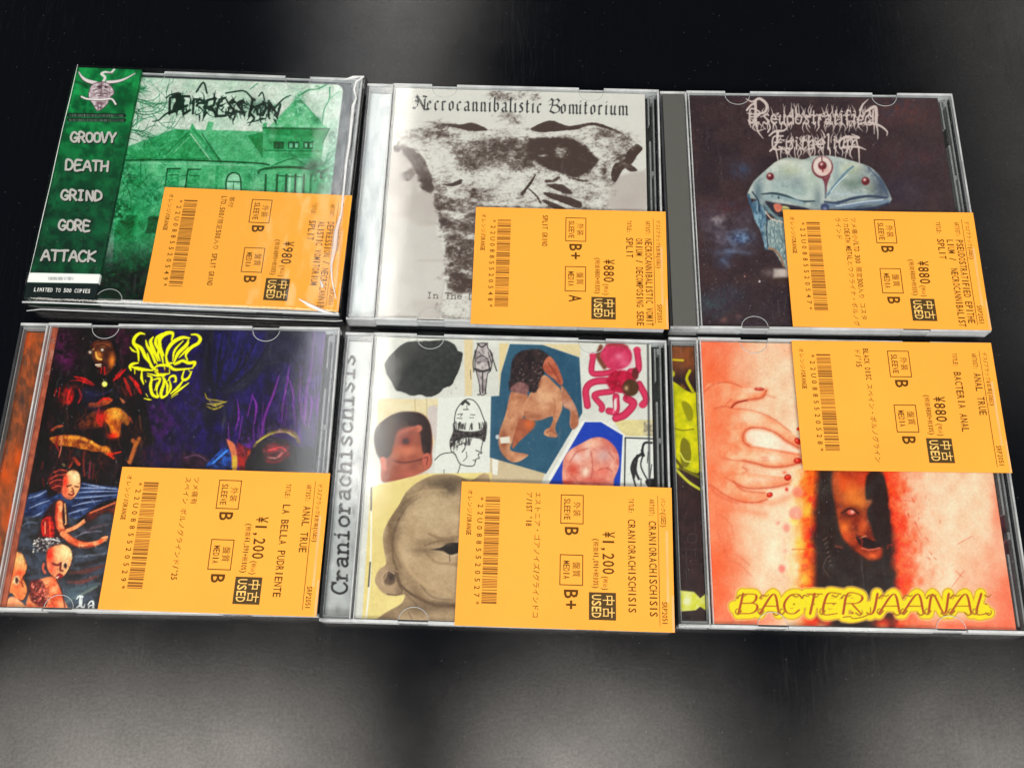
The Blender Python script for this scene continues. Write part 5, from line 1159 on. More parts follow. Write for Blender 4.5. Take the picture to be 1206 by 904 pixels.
    a.poly(E3((585, 462), (640, 450), (672, 432), (705, 424), (760, 428), (800, 440), (800, 470), (740, 474), (690, 486), (650, 466)), (34, 28, 24), 1.0); a.line(E3((575, 464), (630, 470), (690, 492), (740, 480)), 1.6, (216, 190, 150), 1, .8); a.line(E3((686, 490), (688, 520)), 1.2, (120, 92, 66), .8)
    for _ in range(46):
        x, y = r.uniform(430, 720), r.uniform(100, 250); a.line(E3((x, y), (x + r.uniform(-14, 14), y + r.uniform(10, 34))), .9, (104, 82, 60), .8, .30 if y < 190 else .05, clip=h)
    for c_, rx_, ry_, col_, al_ in (((510, 590), 26, 14, (204, 174, 132), .5), ((462, 620), 7, 34, (118, 90, 64), .6), ((500, 648), 16, 4, (128, 98, 70), .7), ((515, 672), 18, 7, (196, 162, 120), .6), ((500, 715), 26, 6, (124, 96, 68), .7), ((528, 640), 8, 3, (104, 78, 56), .6), ((470, 700), 5, 14, (112, 86, 60), .6), ((540, 690), 10, 10, (198, 164, 122), .5), ((530, 566), 26, 6, (104, 84, 62), .7), ((478, 590), 10, 8, (128, 100, 72), .5)):
        a.glow(c_, rx_, ry_, col_, al_, clip=h)
    g1 = (fbm(a.X / 1.2, a.Y / 1.2, 61, 2) - .5)[:, None] * h[:, None]; g2 = (fbm(a.X / 5, a.Y / 3, 62, 3) - .5)[:, None] * h[:, None]
    a.c += g1 * 16 + g2 * 18
    gm = a.c.mean(1, keepdims=True); a.c = a.c + (gm * np.array((1.03, 1.0, .93)) - a.c) * (h * .3)[:, None]
    for p_, w_, c_, al_ in ((((470, 640), (480, 668), (500, 688), (530, 700)), 3, (206, 176, 138), .5), (((505, 628), (520, 634), (538, 632)), 2, (112, 86, 62), .6), (((503, 652), (515, 662), (538, 664)), 2, (124, 96, 70), .55), (((458, 610), (462, 640), (472, 668)), 2.4, (110, 84, 60), .5), (((480, 585), (500, 578), (525, 577)), 2.2, (206, 178, 138), .5), (((490, 700), (512, 712), (538, 714)), 2.4, (110, 84, 60), .6)):
        a.line(p_, w_, c_, 2.4, al_, clip=h)
    a.line(E3((262, 820), (285, 560), (290, 150)), 2.0, (240, 238, 228), .7); a.daub(500, 5, 1.2, .22, 15, box=(575, 405, 685, 545), a=.45); a.daub(250, 4, 1.1, .25, 16, box=(440, 485, 510, 565), a=.45); a.daub(200, 4, 1.1, .2, 18, box=(655, 510, 735, 575), a=.5); a.daub(200, 4, 1.1, .2, 19, box=(685, 405, 765, 495), a=.45)
    a.line([(437, 600), (437.5, 574)], 1.6, (50, 48, 46), .8); a.line([(434, 690), (436, 662)], 1.6, (60, 56, 54), .8)
    a.grain(2.0, 7)
    a.tone(1.08, 1.08, 128)

def art_hand(a):
    r = random.Random(17)
    F1, F2, F3 = Z(780, 390, .2323), Z(790, 560, .2102), Z(940, 545, .2268)
    P0, P1, OR, RE = (246, 216, 186), (248, 170, 134), (242, 122, 84), (212, 52, 32)
    a.full(P0, ((240, 208, 178), 16, 2))
    G = lambda c, rx, ry, col, al=.8, ro=0: a.glow(c, rx, ry, col, al, rot=ro)
    G((836, 440), 40, 70, OR, .95); G((842, 405), 34, 20, (236, 108, 78), .6); G((846, 560), 36, 70, OR, .85); G((840, 680), 36, 70, (242, 112, 72), .98); G((880, 728), 40, 16, (240, 112, 84), .8); G((862, 655), 12, 30, (236, 120, 84), .6, -.4); G((930, 410), 60, 14, (250, 196, 166), .6)
    G((925, 620), 40, 60, (252, 228, 200), .8); G((1110, 640), 34, 60, (250, 222, 194), .7)
    G((1188, 715), 34, 70, (244, 126, 98), .95); G((1176, 600), 9, 50, (244, 150, 122), .8); G((1130, 738), 60, 10, (240, 112, 84), .9); G((1150, 690), 22, 40, (248, 176, 146), .6); G((1060, 738), 30, 14, (236, 90, 60), .8); G((1100, 590), 24, 30, (246, 206, 178), .6)
    for p in (((330, 470), (390, 500), (450, 560)), ((370, 440), (440, 500)), ((250, 200), (330, 260), (350, 330)), ((280, 560), (350, 620)), ((260, 320), (330, 480), (350, 560))):
        a.line(F2(*p), 1.4, (206, 112, 84), 1.6, .45)
    # red glow both sides of the dark opening
    i = np.arange(len(a.X))
    yy = np.clip((a.Y - 555) / 190, 0, 1.1)
    xl = 960 + 3 * yy - 6 * np.sin(yy * 3.0); xr = 1038 + 18 * np.sin(np.clip(yy * 1.2, 0, 1) * 3.14 * .62) + 6 * (yy > 2)
    n = (fbm(a.X / 7, a.Y / 9, 5) - .5)
    below = sstep(548, 556, a.Y)
    tl = (1 - sstep(0, 34, xl - a.X + n * 16)) * sstep(-40, 8, 10 + xl - a.X) * below
    a.ink(i, tl * .75, (250, 190, 90)); tl2 = (1 - sstep(2, 22, xl - a.X + n * 12)) * below
    a.ink(i, tl2 * (a.X < 1000), (238, 62, 30), ((250, 120, 40), 6, 3))
    tr = (1 - sstep(0, 64, a.X - xr + n * 34)) * below
    a.ink(i, tr * .7 * (a.X > 1000), (246, 120, 84)); tr2 = (1 - sstep(0, 34, a.X - xr + n * 24)) * below
    a.ink(i, tr2 * (a.X > 1000), (236, 66, 40), ((244, 104, 60), 6, 3))
    for c, rx, ry in (((965, 600), 6, 9), ((956, 640), 5, 10), ((950, 612), 5, 5), ((962, 680), 5, 9)):
        G((c[0] - 14, c[1]), rx, ry, (252, 214, 90), .75)
    inside = sstep(-6, 6, a.X - xl - 2 + n * 6) * sstep(-7, 7, xr - a.X - 1 - n * 8) * below
    a.ink(i, inside, (58, 44, 40), ((46, 36, 36), 8, 2))
    # face in the dark
    fc = F3((185, 40), (260, 30), (370, 40), (395, 120), (385, 200), (360, 250), (375, 330), (400, 400), (436, 440), (430, 490), (380, 506), (330, 480), (270, 430), (225, 370), (205, 290), (190, 200), (175, 120))
    h = a.poly(fc, (170, 74, 40), 3.0, 1, ((116, 48, 30), 7, 2.6), clip=inside)
    for c, rx, ry, col, al in (((280, 150), 16, 14, (232, 132, 62), .9), ((330, 80), 12, 12, (206, 74, 40), .8), ((230, 90), 12, 12, (226, 96, 44), .8), ((310, 200), 12, 9, (226, 140, 70), .8), ((240, 340), 7, 12, (240, 130, 62), .9), ((340, 320), 5, 8, (216, 104, 56), .8), ((250, 380), 8, 6, (206, 84, 44), .8), ((390, 480), 7, 4, (240, 116, 66), .9), ((420, 460), 4, 5, (206, 90, 56), .7), ((290, 270), 5, 5, (186, 74, 40), .5)):
        a.glow(F3(c)[0], rx, ry, col, al, clip=h)
    a.poly(F3((360, 60), (440, 60), (470, 200), (480, 420), (440, 420), (400, 390), (390, 330), (360, 260), (380, 200), (350, 180)), (50, 36, 34), 2.0, .97)
    a.glow(F3((275, 255))[0], 9, 6, (60, 26, 22), .95); a.ell(F3((275, 255))[0], 5, 3.2, (206, 96, 80), 1); a.glow(F3((282, 253))[0], 2.4, 2, (246, 206, 196), .9); a.line(F3((225, 260), (270, 235), (315, 262)), 1.8, (60, 24, 20), 1); a.glow(F3((370, 200))[0], 4, 3, (160, 110, 90), .6)
    a.poly(F3((300, 380), (345, 385), (400, 405), (440, 400), (430, 440), (370, 445), (325, 430)), (44, 28, 28), 1.4); a.line(F3((320, 390), (350, 378)), 1.6, (216, 150, 120), .8, .8); a.line(F3((330, 440), (370, 450), (425, 440)), 1.6, (230, 130, 110), .9, .8); a.line(F3((300, 370), (330, 400), (330, 430)), 2.0, (120, 40, 30), 1.2)
    a.line(F3((195, 430), (230, 440)), 2.4, (130, 70, 60), 1.4, .8)
    for k in range(7): a.line(F3((130 + k * 6, 400 + k * 22), (150 + k * 4, 385 + k * 24)), 1.0, (150, 120, 106), .7, .6)
    a.line(F3((150, 490), (130, 540), (160, 590)), .9, (120, 100, 92), .6, .6)
    for c, rx, ry in (((70, 830), 12, 9), ((440, 840), 10, 9), ((150, 810), 6, 10)): a.glow(F3(c)[0], rx, ry, (232, 70, 44), .9)
    a.glow(F3((120, 845))[0], 7, 4, (250, 160, 110), .8); a.glow(F3((440, 850))[0], 6, 4, (250, 150, 100), .8)
    # blood spots and scratches
    for c, rx, ry, col in (((622, 520), 4, 4.4, (238, 130, 120)), ((648, 290), 4, 5, (240, 160, 146)), ((700, 210), 8, 8, (240, 150, 136)), ((710, 90), 6, 6, (240, 150, 136)), ((650, 76), 1.6, 2, (206, 70, 60)), ((600, 265), 2, 2, (240, 160, 146)), ((640, 420), 2, 2, (240, 180, 160))):
        a.ell(F2(c)[0], rx, ry, col, 2.4, .8)
    a.ell(F1((690, 495))[0], 2.2, 2.0, RE, .8); a.ell(F1((630, 800))[0], 1.3, 1.3, RE, .8); a.ell(F1((652, 335))[0], 1.6, 1.2, (236, 190, 160), .8)
    a.line(F2((680, 412), (800, 410)), 1.2, (214, 120, 60), .8); a.line(F2((740, 525), (790, 515)), 1.6, (206, 110, 50), 1)
    for _ in range(70):
        x = 1046 + abs(r.gauss(0, 26)); y = r.uniform(560, 660); l = r.uniform(1, 5)
        a.line([(x, y), (x + r.uniform(-2, 4), y + l)], r.uniform(.6, 1.6), (206, 74, 52), .7, r.uniform(.25, .75))
    for p in (((600, 300), (640, 370)), ((540, 190), (600, 200)), ((560, 480), (580, 560)), ((530, 430), (560, 470)), ((800, 640), (860, 560)), ((830, 420), (900, 380)), ((820, 560), (850, 590))):
        a.line(F3(*p), 1.0, (214, 110, 84), 1, .6)
    # the hand
    for p_, w_ in ((((835, 470), (860, 455), (880, 458)), 8), (((840, 600), (870, 600), (900, 606)), 8), (((833, 520), (840, 560), (838, 590)), 12), (((880, 590), (910, 592), (940, 580)), 6)):
        a.line(p_, w_, (236, 128, 90), 6, .45)
    SK, LN, DK = (250, 192, 156), (186, 82, 58), (140, 40, 28)
    def shape(pts, line=True, col=SK, clip=None):
        mm = a.poly(pts, col, 1.2, 1, ((244, 150, 112), 12, 2.2))
        return mm
    back = F1((215, 300), (270, 265), (330, 258), (400, 285), (500, 285), (528, 298), (500, 335), (420, 350), (355, 385), (460, 400), (560, 440), (640, 500), (700, 560), (690, 585), (640, 560), (560, 510), (470, 485), (420, 500), (410, 545), (440, 580), (560, 600), (700, 620), (706, 660), (640, 680), (560, 690), (480, 670), (420, 655), (410, 690), (470, 720), (600, 735), (650, 740), (650, 765), (560, 785), (440, 790), (370, 775), (420, 810), (520, 815), (560, 825), (530, 850), (470, 866), (380, 860), (300, 820), (240, 775), (215, 600))
    hm = shape(back)
    a.glow(F1((260, 480))[0], 16, 40, (244, 136, 98), .9, clip=hm); a.glow(F1((250, 700))[0], 14, 26, (244, 130, 92), .9, clip=hm); a.glow(F1((260, 320))[0], 12, 12, (246, 140, 104), .8, clip=hm); a.glow(F1((440, 440))[0], 16, 7, (252, 214, 186), .8, clip=hm); a.glow(F1((540, 640))[0], 18, 5, (252, 216, 190), .8, clip=hm); a.glow(F1((500, 750))[0], 18, 4, (252, 210, 182), .8, clip=hm); a.glow(F1((450, 300))[0], 12, 4, (252, 214, 186), .7, clip=hm)
    a.poly(F1((425, 520), (470, 490), (560, 520), (640, 570), (700, 612), (600, 600), (500, 585), (440, 565)), (250, 222, 200), 1.2)
    for p, w, al in ((((215, 305), (260, 270), (330, 258), (400, 280)), 1.2, .8), (((528, 300), (505, 335), (430, 348), (370, 360), (350, 385)), 2.4, .9), (((270, 390), (320, 380), (350, 388)), 1.8, .7), (((330, 365), (350, 345)), 1.4, .7), (((360, 392), (460, 402), (560, 442), (650, 510)), 1.0, .6), (((690, 590), (630, 555), (570, 512), (500, 490), (440, 492), (412, 520), (414, 560), (440, 580)), 2.6, .85), (((450, 585), (560, 600), (690, 625)), 1.2, .6), (((705, 665), (620, 685), (540, 686), (470, 668), (410, 655)), 2.6, .9), (((300, 640), (370, 655), (420, 655)), 1.6, .6), (((410, 690), (430, 705), (410, 720)), 2.0, .6), (((640, 772), (560, 790), (440, 795), (380, 775), (360, 760)), 2.4, .9), (((380, 785), (420, 808), (520, 818)), 1.8, .7), (((530, 852), (480, 866), (400, 862), (320, 830), (245, 778)), 1.8, .9), (((240, 780), (280, 830), (380, 870)), 3.4, .4), (((320, 740), (370, 770)), 1.4, .5), (((505, 640), (535, 640)), 1.2, .5), (((510, 655), (540, 655)), 1.0, .5), (((520, 320), (570, 335)), 1.2, .4)):
        a.line(F1(*p), w * 2.0, (226, 124, 88), 2.6, al * .6)
        a.line(F1(*p), w * .8, LN, 1.0, al * .62)
    a.line(F1((430, 350), (380, 362), (352, 385)), 1.4, DK, .8)
    for p, rx, ry, ro in (((492, 293), 5.6, 1.9, .05), ((686, 556), 4.2, 3.2, .9), ((686, 655), 4.6, 3.4, -.1), ((636, 740), 4.2, 3.6, -.3), ((545, 828), 3.6, 3.0, -.4)):
        col = RE if p[0] != 492 else (206, 100, 84)
        a.ell(F1(p)[0], rx, ry, (150, 30, 22), .8, rot=ro); a.ell(F1(p)[0], rx * .8, ry * .7, col, .8, rot=ro); a.glow((F1(p)[0][0] - 1, F1(p)[0][1] - 1), 1.2, .9, (250, 170, 150), .8)
    a.glow(F1((620, 715))[0], 3, 2, (226, 80, 60), .6)
    g1 = (fbm(a.X / 1.3, a.Y / 1.3, 71, 2) - .5)[:, None]; g2 = (fbm(a.X / 14, a.Y / 18, 72, 3) - .5)[:, None]
    a.c = a.c + g1 * 22 + g2 * np.array((16, 40, 44.))
    a.daub(260, 12, 1.4, .10, 9, a=.4, ang=1.4)
    a.tone(1.1, 1.14, 150)
    # curled yellow title
    YE, EDGE, LT = (252, 226, 34), (214, 132, 30), (172, 62, 26)
    o, e, cap = (868, 722), (1170, 722), (2.0, -23)
    adv = [.82, .78, .74, .7, .72, .86, .5, .86, .86, .86, .86, .7]
    t = 'BACTERJAANAL'
    def band(w, col, soft):
        write(a, t, o, e, cap, w, col, adv=adv, soft=soft, slant=.08)
        a.line([(o[0] - 4, 713), (900, 711), (960, 710), (1020, 713), (1080, 712), (1160, 716)], w * .9, col, soft)
        a.line(F3((235, 800), (280, 805), (340, 790), (370, 760)), w * .8, col, soft)
        a.ell((866, 716), w * .5 + .6, w * .5, col, soft); a.ell((1163, 721), w * .5, w * .4, col, soft)
    band(15.5, (252, 214, 110), 1.6); band(13.6, EDGE, .7); band(12.0, (255, 232, 24), .7)
    write(a, t, o, e, cap, 2.1, (186, 70, 26), adv=adv, soft=.5, slant=.10, mod=.5)
    x = o[0]; st = (e[0] - o[0]) / sum(adv); GR = (182, 112, 24)
    for k, ch in enumerate(t):
        w = adv[k] * st
        if ch in 'BATRN':
            a.line([(x + w * .02, 704), (x + w * .12, 700.5), (x + w * .3, 701.5), (x + w * .42, 700)], (2.0, 1.8, 1.4, 1.0), GR, .5); a.ell((x + w * .02, 703.5), 1.3, 1.2, GR, .4)
        if ch in 'CTEL':
            a.line([(x + w * .55, 700.5), (x + w * .75, 702.5), (x + w * .88, 699.5)], (1.8, 1.6, .8), GR, .5); a.ell((x + w * .62, 711), 1.3, 1.0, GR, .5)
        if ch in 'BACNEL':
            a.line([(x + w * .18, 719), (x + w * .04, 723), (x - w * .07, 720), (x, 716.5), (x + w * .1, 717.5)], (2.2, 1.8, 1.5, 1.2, .8), GR, .5)
        if ch in 'ARNL':
            a.line([(x + w * .62, 721.5), (x + w * .78, 724), (x + w * .9, 721), (x + w * .86, 718)], (2.0, 1.7, 1.2, .8), GR, .5)
        x += w
    a.line(F3((235, 800), (270, 796), (285, 806), (330, 800), (372, 780), (376, 750)), 1.4, (186, 112, 24), .5); a.ell(F3((282, 776))[0], 1.2, 1.0, LT, .5)
    a.grain(2.6, 4)

# narrow strips seen behind the hinges
def art_strip_orange(a):
    r = random.Random(5)
    a.full((176, 84, 40), ((110, 62, 40), 9, 3, 2.2))
    for _ in range(40):
        x, y = r.uniform(-40, 70), r.uniform(385, 730)
        a.line([(x, y), (x - 8, y + 26), (x - r.uniform(8, 18), y + r.uniform(40, 70))], (1, r.uniform(2, 6), 1), r.choice([(214, 96, 26), (226, 80, 16), (90, 46, 36), (60, 34, 34), (190, 120, 70), (110, 60, 44), (206, 70, 26)]), 1.2, .75)
    for c in ((22, 540), (12, 610), (30, 395), (6, 560)): a.glow(c, 9, 16, (232, 84, 10), .8)
    a.glow((26, 470), 4, 12, (50, 44, 46), .8); a.glow((10, 500), 5, 20, (70, 50, 40), .7)

def art_strip_orange_inner(a):
    r = random.Random(6)
    a.full((190, 96, 66), ((150, 72, 52), 8, 3, 2.2))
    for _ in range(26):
        x, y = r.uniform(0, 75), r.uniform(385, 725); a.line([(x, y), (x - 6, y + 24)], r.uniform(1, 3), r.choice([(206, 110, 76), (120, 50, 40), (180, 60, 40), (90, 90, 110)]), 1, .6)
    write(a, 'PUTREFA', (60.5, 441), (64.5, 398), (-4, -.4), .7, (210, 190, 180), a=.6)

def art_strip_text(a):
    r = random.Random(8)
    a.full((214, 218, 216), ((196, 200, 200), 10, 2.5))
    i = np.arange(len(a.X)); a.ink(i, sstep(520, 640, a.Y) * .45, (150, 152, 154), ((170, 172, 172), 8, 3))
    E3 = Z(370, 540, .2323)
    write(a, 'Craniorachischisis', E3((164, 688))[0], (418, 415), (-17.5, -1.5), 2.8, (34, 32, 34), 'serif', [.72] * 18, .5)
    a.line([(405, 470), (424, 468)], 1.2, (150, 154, 154), .8); a.line([(404, 478), (424, 490)], 1, (160, 164, 162), 1)
    for _ in range(40): a.glow((r.uniform(372, 425), r.uniform(540, 735)), r.uniform(1, 4), r.uniform(2, 9), r.choice([(110, 108, 110), (226, 228, 228), (80, 76, 78)]), .35)

def art_strip_yellow(a):
    r = random.Random(9)
    F1, F2, E4 = Z(780, 390, .2323), Z(790, 560, .2102), Z(700, 395, .177)
    a.full((44, 26, 28), ((58, 34, 34), 8, 3))
    i = np.arange(len(a.X)); a.ink(i, (1 - sstep(425, 450, a.Y)) * .9, (120, 66, 32), ((150, 80, 40), 5, 3))
    YL = (240, 228, 8)
    a.poly(E4((505, 300), (560, 330), (640, 390), (680, 370), (720, 700), (700, 904), (640, 880), (540, 860), (500, 700)), YL, .8, 1, ((184, 184, 10), 9, 2), False)
    a.poly(F1((50, 250), (120, 300), (170, 320), (195, 700), (180, 720), (60, 690)), YL, .8, 1, ((180, 182, 8), 9, 2), False)
    a.line(E4((505, 160), (590, 165)), 2.4, (214, 190, 20)); a.ell(E4((520, 255))[0], 2.6, 4, (214, 206, 40), .8); a.line(E4((635, 235), (615, 290), (655, 370)), 3.4, (196, 190, 16)); a.line(E4((580, 330), (600, 350)), 3, (110, 70, 24))
    a.poly(E4((580, 450), (610, 440), (650, 480), (655, 550), (620, 560)), (150, 146, 8), 1); a.poly(E4((570, 740), (590, 680), (630, 710), (645, 800), (620, 870), (580, 860)), (128, 120, 12), 1); a.line(E4((520, 610), (580, 630), (660, 622)), 1.2, (110, 104, 10), .8)
    a.line(E4((570, 780), (600, 830), (640, 840)), 1.6, (226, 226, 90), .7); a.line(F1((70, 700), (130, 760), (190, 800)), 3.0, (214, 214, 60), .8); a.line(F1((90, 690), (150, 720), (190, 740)), 3.4, (120, 112, 20), 1); a.line(F1((60, 640), (100, 690)), 3, (90, 76, 20), 1)
    a.poly(F2((40, 640), (130, 650), (165, 685), (200, 655), (250, 660), (250, 755), (200, 755), (165, 732), (140, 752), (40, 760)), (214, 214, 30), .8, 1, ((226, 226, 120), 6, 3), False); a.glow(F2((90, 700))[0], 5, 7, (240, 240, 210), .8); a.glow(F2((230, 690))[0], 4, 6, (226, 230, 150), .6)
    a.ell(F2((120, 350))[0], 6.4, 6.4, (76, 60, 58), .8, .7); a.ell(F2((120, 350))[0], 5.4, 5.4, (50, 32, 34), .8); a.line(F2((60, 410), (190, 412)), .9, (84, 64, 62), .6, .7)

def art_strip_silver(a):
    r = random.Random(10)
    a.full((190, 200, 202), ((214, 222, 222), 12, 2.4, 2))
    write(a, 'muirotimoV', (428, 290), (436, 175), (-9, -.6), 1.0, (130, 140, 146), 'serif', a=.6)
    for _ in range(26): a.glow((r.uniform(405, 450), r.uniform(110, 375)), r.uniform(2, 5), r.uniform(5, 20), r.choice([(110, 126, 136), (232, 238, 238), (150, 162, 168)]), .4)

def art_tray_red(a):
    a.full((84, 40, 48), ((52, 24, 32), 7, 3)); r = random.Random(4)
    for _ in range(40): a.ell((r.uniform(1175, 1215), r.uniform(560, 745)), r.uniform(.6, 3), r.uniform(.5, 2), r.choice([(180, 110, 116), (140, 76, 84), (40, 20, 26)]), .8, .6)

# ------------------------------------------------------------------ cases: where they lie (mm on the table, degrees)
HW, HH = 70.6, 62.0
CASES = {
 'castle': (-143.68, 77.93, -2.457), 'torso': (-0.47, 69.82, -1.630), 'alien': (142.07, 66.56, -0.729),
 'feast': (-146.65, -55.03, -1.007), 'collage': (-3.83, -60.27, -1.684), 'hand': (138.83, -62.03, -1.202)}

class Frame:
    def __init__(self, key):
        self.cx, self.cy, d = CASES[key]
        self.t = math.radians(d)
    def world(self, x, y, z):
        c, s = math.cos(self.t), math.sin(self.t)
        return np.stack([self.cx + x * c - y * s, self.cy + x * s + y * c, z], 1)
    def local(self, px, py, z):
        """photograph pixel on the plane z -> millimetres of this case"""
        d = CAM_R @ np.array([(px - 603) / CAM_F, -(py - 452) / CAM_F, -1.0])
        p = CAM_C + d * ((z - CAM_C[2]) / d[2])
        c, s = math.cos(self.t), math.sin(self.t)
        x, y = p[0] - self.cx, p[1] - self.cy
        return (x * c + y * s, -x * s + y * c)

def sheet(name, fr, x0, x1, y0, y1, zfun, thick, step, painter, material, parent, edge=(225, 225, 220), round_to=None):
    """a printed sheet of paper: a fine grid with a skirt of the paper's thickness, inks as a colour attribute"""
    nx, ny = int((x1 - x0) / step) + 1, int((y1 - y0) / step) + 1
    gx = np.linspace(x0, x1, nx); gy = np.linspace(y0, y1, ny)
    ix = np.clip(np.arange(-1, nx + 1), 0, nx - 1); iy = np.clip(np.arange(-1, ny + 1), 0, ny - 1)
    X, Y = np.meshgrid(gx[ix], gy[iy])
    sk = np.zeros(X.shape, bool); sk[0, :] = sk[-1, :] = sk[:, 0] = sk[:, -1] = True
    X, Y, sk = X.ravel(), Y.ravel(), sk.ravel()
    zz = zfun(X, Y) if callable(zfun) else np.full(X.shape, float(zfun))
    Zc = np.where(sk, zz - thick, zz)
    NX, NY = nx + 2, ny + 2
    k = np.arange(NX * NY).reshape(NY, NX)
    F = np.stack([k[:-1, :-1], k[:-1, 1:], k[1:, 1:], k[1:, :-1]], -1).reshape(-1, 4)
    me = bpy.data.meshes.new(name)
    me.vertices.add(len(X)); me.vertices.foreach_set('co', (np.stack([X, Y, Zc], 1) * MM).astype(np.float32).ravel())
    me.loops.add(F.size); me.loops.foreach_set('vertex_index', F.astype(np.int32).ravel())
    me.polygons.add(len(F)); me.polygons.foreach_set('loop_start', (np.arange(len(F)) * 4).astype(np.int32))
    me.update(calc_edges=True)
    if painter is not None:
        PX, PY = project(fr.world(X, Y, zz))
        a = Art(PX, PY, (200, 200, 200))
        painter(a)
        if round_to is not None:
            round_to(a, X, Y)
        col = a.linear()
        col[sk & (thick > 0)] = lin(edge) * 0.8 if edge is not None else col[sk & (thick > 0)]
        ca = me.color_attributes.new('ink', 'FLOAT_COLOR', 'POINT')
        ca.data.foreach_set('color', np.concatenate([col, np.ones((len(col), 1))], 1).astype(np.float32).ravel())
    return link(name, me, material, parent)

# ------------------------------------------------------------------ lettering made of glyph meshes
_glyphs = {}
_fc = bpy.data.curves.new('type', 'FONT')
_fc.size = 1.0
_fc.resolution_u = 2
_fo = bpy.data.objects.new('type', _fc)
C.objects.link(_fo)
def glyph(ch, bold):
    if (ch, bold) not in _glyphs:
        _fc.body = ch
        _fc.offset = bold
        dg = bpy.context.evaluated_depsgraph_get()
        dg.update()
        me = bpy.data.meshes.new_from_object(_fo.evaluated_get(dg), depsgraph=dg)
        v = np.array([tuple(p.co) for p in me.vertices]) if len(me.vertices) else np.zeros((0, 3))
        f = [tuple(p.vertices) for p in me.polygons]
        bpy.data.meshes.remove(me)
        _glyphs[(ch, bold)] = (v, f)
    return _glyphs[(ch, bold)]
CAPH = glyph('H', 0.0)[0][:, 1].max()

def typeset(text, h, pitch, bold=0.012, wide=1.0):
    bold = bold + 0.008
    """monospaced setting like a label printer: returns verts (x right, y up) and faces; full-width kana take two cells"""
    V, F, x, n = [], [], 0.0, 0
    for ch in text:
        full = ord(ch) > 0x2000
        cell = pitch * (2 if full else 1)
        if ch != ' ':
            v, f = glyph(ch, 0.0 if full else bold)
            if len(v):
                if full:
                    s = cell * 0.94
                    q = np.stack([(v[:, 0] - 0.5) * s + x + cell / 2, (v[:, 1] - 0.38) * s * min(1.15, h * 1.25 / s) + h / 2], 1)
                else:
                    w = v[:, 0].max() - v[:, 0].min()
                    sy = h / CAPH
                    sx = min(sy * wide, cell * 0.82 / max(w, 1e-3))
                    q = np.stack([(v[:, 0] - (v[:, 0].max() + v[:, 0].min()) / 2) * sx + x + cell / 2, v[:, 1] * sy], 1)
                V.append(q); F += [tuple(i + n for i in p) for p in f]; n += len(v)
        x += cell
    return (np.concatenate(V) if V else np.zeros((0, 2))), F

class Sheet:
    """collects flat lettering and rules lying on a label"""
    def __init__(self): self.V, self.F, self.n = [], [], 0
    def add(self, v, f):
        self.V.append(v); self.F += [tuple(i + self.n for i in p) for p in f]; self.n += len(v)
    def text(self, s, u, v, h, pitch, bold=0.012, wide=1.0):
        q, f = typeset(s, h, pitch, bold, wide)
        if len(q): self.add(np.stack([q[:, 0] + u, q[:, 1] + v], 1), f)
    def rect(self, u0, u1, v0, v1):
        self.add(np.array([(u0, v0), (u1, v0), (u1, v1), (u0, v1)], float), [(0, 1, 2, 3)])
    def frame(self, u0, u1, v0, v1, w):
        self.rect(u0, u1, v0, v0 + w); self.rect(u0, u1, v1 - w, v1); self.rect(u0, u0 + w, v0 + w, v1 - w); self.rect(u1 - w, u1, v0 + w, v1 - w)
    def build(self, name, place, lift, material, parent):
        me = bpy.data.meshes.new(name)
        P = np.concatenate(self.V)
        me.from_pydata([tuple(p) for p in place(P[:, 0], P[:, 1], lift) * MM], [], self.F)
        return link(name, me, material, parent)

LABELS = {
 'castle': dict(at=(-16.3, -2.9, -.5), z=10.75, code='22U0885520549', a=['DEPRESSION / NECROCANNIB', 'ALISTIC VOMITORIUM'], t='SPLIT', y='¥980', x='(税抜¥891+税10%)', g=('B', 'B'), c=['帯付', 'LTD.500/限定500入り SPLIT GRIND'], k='デス/ブラック&金属(USED)', lift=0.0),
 'torso': dict(at=(-15.1, -4.7, -.1), z=10.45, code='22U0885520548', a=['NECROCANNIBALISTIC VOMIT', 'ORIUM / DECOMPOSING SERE'], t='SPLIT', y='¥880', x='(税抜¥800+税10%)', g=('B+', 'A'), c=['SPLIT GRIND'], k='デス/ブラック&金属(USED)', lift=0.9),
 'alien': dict(at=(-16.4, -2.6, -.4), z=10.45, code='22U0885520547', a=['PSEUDOSTRATIFIED EPITHE', 'LIUM /  NECROCANNIBALIST'], t='SPLIT', y='¥880', x='(税抜¥800+税10%)', g=('B', 'B'), c=['ツメ痛小/LTD 300 限定300入り コスタ', 'リカDEATH METALとウクライナ・ポルノグ', 'ラインド'], k='デス/ブラック(USED)', lift=1.2),
 'feast': dict(at=(-15.5, -2.6, -.9), z=10.45, code='22U0885520529', a=['ANAL TRUE'], t='LA BELLA PUDRIENTE', y='¥1,200', x='(税抜¥1,091+税10%)', g=('B', 'B'), c=['ツメ痛有', "スペイン ポルノグラインド/'25"], k='デス/ブラック&金属(USED)', lift=0.9),
 'collage': dict(at=(-16.2, -3.8, -.2), z=10.45, code='22U0885520527', a=['CRANIORACHISCHISIS'], t='CRANIORACHISCHISIS', y='¥1,200', x='(税抜¥1,091+税10%)', g=('B', 'B+'), c=['エストニア・ゴアノイズ/グラインドコ', "ア/1ST '18"], k='パンク(USED)', lift=0.9),
 'hand': dict(at=(-16.8, 61.1, .4), z=10.45, code='22U0885520528', a=['ANAL TRUE'], t='BACTERIA ANAL', y='¥880', x='(税抜¥800+税10%)', g=('B', 'B'), c=['BLACK DISC スペイン・ポルノグライン', "ド/'15"], k='デス/ブラック&金属(USED)', lift=0.9)}

